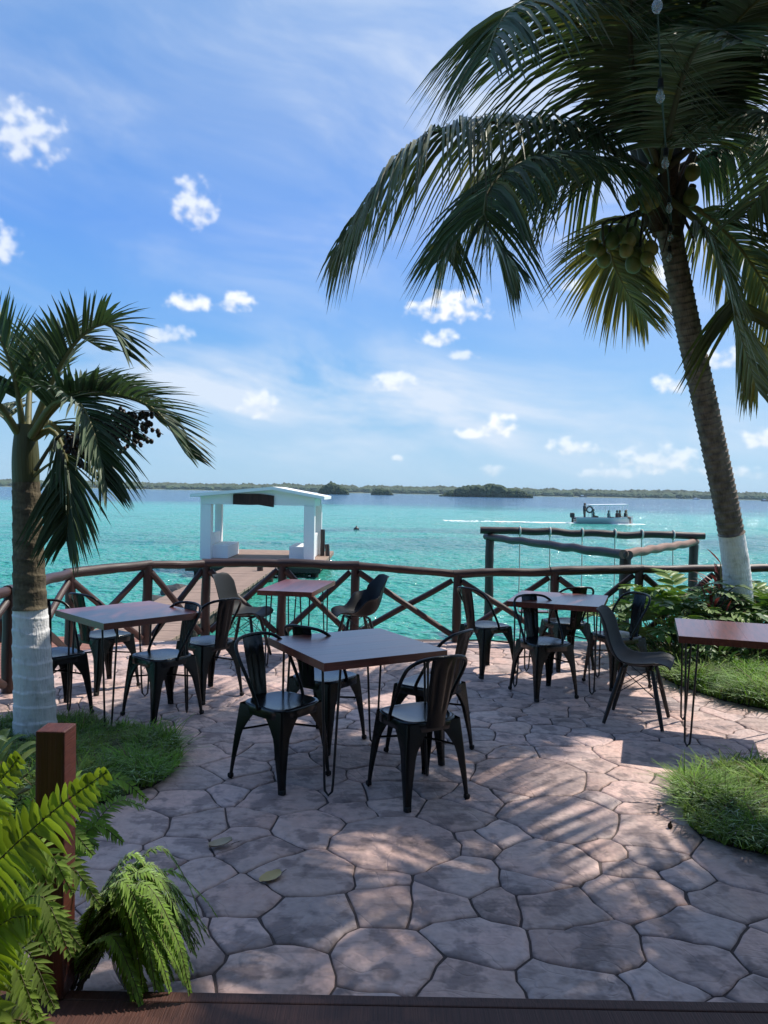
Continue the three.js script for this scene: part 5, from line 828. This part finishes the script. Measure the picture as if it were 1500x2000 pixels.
leafyPlant('broadleaf_shrub', 'low shrub with glossy oval leaves at the corner of the right bed', 'shrub', [2.85, -7.45], 60, oval, 7, { spread: 0.36, rise: [0.05, 0.32], size: [0.5, 0.8] });
leafyPlant('broadleaf_shrub', 'low glossy shrub in the right bed behind the grey shell chair', 'shrub', [3.15, -7.55], 60, oval, 8, { spread: 0.42, rise: [0.06, 0.4], size: [0.55, 0.9] });
leafyPlant('broadleaf_shrub', 'dark glossy shrub under the leaning palm behind the right table', 'shrub', [3.75, -7.75], 70, oval, 9, { spread: 0.5, rise: [0.06, 0.42], size: [0.6, 0.95] });
leafyPlant('broadleaf_shrub', 'glossy shrub at the right edge behind the dark table', 'shrub', [4.3, -7.6], 60, oval, 10, { spread: 0.45, rise: [0.06, 0.4], size: [0.6, 0.95] });
// leafy plant at the foot of the left palm
leafyPlant('broadleaf_shrub', 'yellow-green leafy plant at the left edge beside the white-painted trunk', 'shrub', [-2.05, -3.75], 46, [bladeGeo(0.24, 0.07, { arch: 0.5, color: [0.16, 0.22, 0.02] }), bladeGeo(0.2, 0.06, { arch: 0.5, color: [0.10, 0.2, 0.02] }), oval[1]], 11, { spread: 0.36, rise: [0.1, 0.42], size: [0.7, 1] });

// ------------------------------------------------------------------ string lights
{
  const t = thing('string_lights', 'black cable of clear glass bulbs running overhead to the leaning palm', 'string lights', [1.0, 4.3, -3.2]);
  const at = ([x, y, z]) => [x - 1.0, y - 4.3, z + 3.2], line = [[0.35, 4.02, 0.15], [0.75, 4.2, -1.9], [1.08, 4.28, -3.1], [1.35, 4.30, -4.0], [1.62, 4.2, -4.7], [1.98, 4.19, -5.6], [2.34, 4.2, -6.5], [2.61, 4.2, -7.2], [2.72, 4.22, -7.74]];
  part('cable', tube(line.map(at), 0.006, { seg: 6, steps: 60 }), M.iron, t);
  const prof = [[0, -0.108], [0.012, -0.104], [0.022, -0.092], [0.027, -0.075], [0.025, -0.058], [0.018, -0.042], [0.013, -0.032], [0.0125, -0.022]].map(([x, y]) => new THREE.Vector2(x, y)), bg = new THREE.LatheGeometry(prof, 18), sg = new THREE.CylinderGeometry(0.0165, 0.019, 0.055, 12), fg = tube([[-0.006, -0.03, 0], [-0.009, -0.07, 0], [0.004, -0.085, 0.004], [0.009, -0.06, 0], [0.006, -0.03, 0]], 0.0012, { seg: 4, steps: 20 });
  const fil = mat([0.5, 0.45, 0.35], 0.4);
  for (const [x, y, z] of [[1.35, 4.30, -4.0], [1.62, 4.2, -4.7], [1.98, 4.19, -5.6], [2.34, 4.2, -6.5], [2.61, 4.2, -7.2], [2.66, 4.06, -7.35], [2.735, 4.02, -7.42], [2.69, 4.01, -7.5]]) {
    const p = at([x, y - 0.03, z]), s = part('socket', sg, M.rubber, t); s.position.set(...p); const b = part('bulb', bg, M.glass, s); b.position.y = -0.01; const f = part('filament', fg, fil, s); f.position.y = -0.01;
    if (y < 4.1) part('drop_wire', tube([[0, 0.02, 0], [0, 0.1, 0.01], [-0.01, 0.2, 0.03]], 0.004, { seg: 5 }), M.iron, s);
  }
}
// ------------------------------------------------------------------ small things on the paving
function dryLeaf(pos, turn, c, label, curl) { const pts = [], idx = [], n = 10; for (let i = 0; i <= n; i++) for (let k = -2; k <= 2; k++) { const q = i / n, w = 0.05 * Math.pow(Math.sin(Math.PI * (0.08 + 0.86 * q)), 0.8) * (1 + 0.25 * noise(q * 6 + turn, k)); pts.push(k / 2 * w, 0.006 + curl * (k * k / 4) * 0.02 + curl * 0.02 * q * q + 0.006 * Math.abs(noise(q * 5, k + turn)), (q - 0.5) * 0.15); } for (let i = 0; i < n; i++) for (let k = 0; k < 4; k++) { const a = i * 5 + k; idx.push(a, a + 5, a + 1, a + 1, a + 5, a + 6); } const t = thing('fallen_leaf', label, 'leaf', pos, turn, 'dry leaves on the paving'); t.scale.setScalar(0.72); part('blade', geoOf(pts, idx), mat(c, 0.85, { side: THREE.DoubleSide, bumpMap: fineBump, bumpScale: 0.002 }), t); part('stalk', tube([[0, 0.008, 0.07], [0.01, 0.012, 0.1], [0.02, 0.01, 0.125]], 0.002, { seg: 5 }), M.husk, t); }
dryLeaf([-0.74, 0.0, -3.57], 1.9, [0.5, 0.42, 0.29], 'larger curled dry leaf lying on the paving left of centre', 1.1);
dryLeaf([-0.46, 0.0, -3.28], 2.3, [0.55, 0.43, 0.2], 'small pale yellow dry leaf on the paving nearer the camera', 0.6);
{ const g = ovoid(0.012, 0.016, 5); const o = thing('fallen_nut', 'tiny brown palm nut on the paving beside the right grass', 'nut', [1.48, 0.014, -3.86]); part('husk', g, M.husk, o); part('stub', tube([[0, 0.012, 0], [0.004, 0.022, 0.002]], 0.004, { seg: 5 }), M.husk, o); }

// thin tropical haze over the lagoon
scene.fog = new THREE.FogExp2(0xc4dcec, 0.00014);

renderer.render(scene, camera);
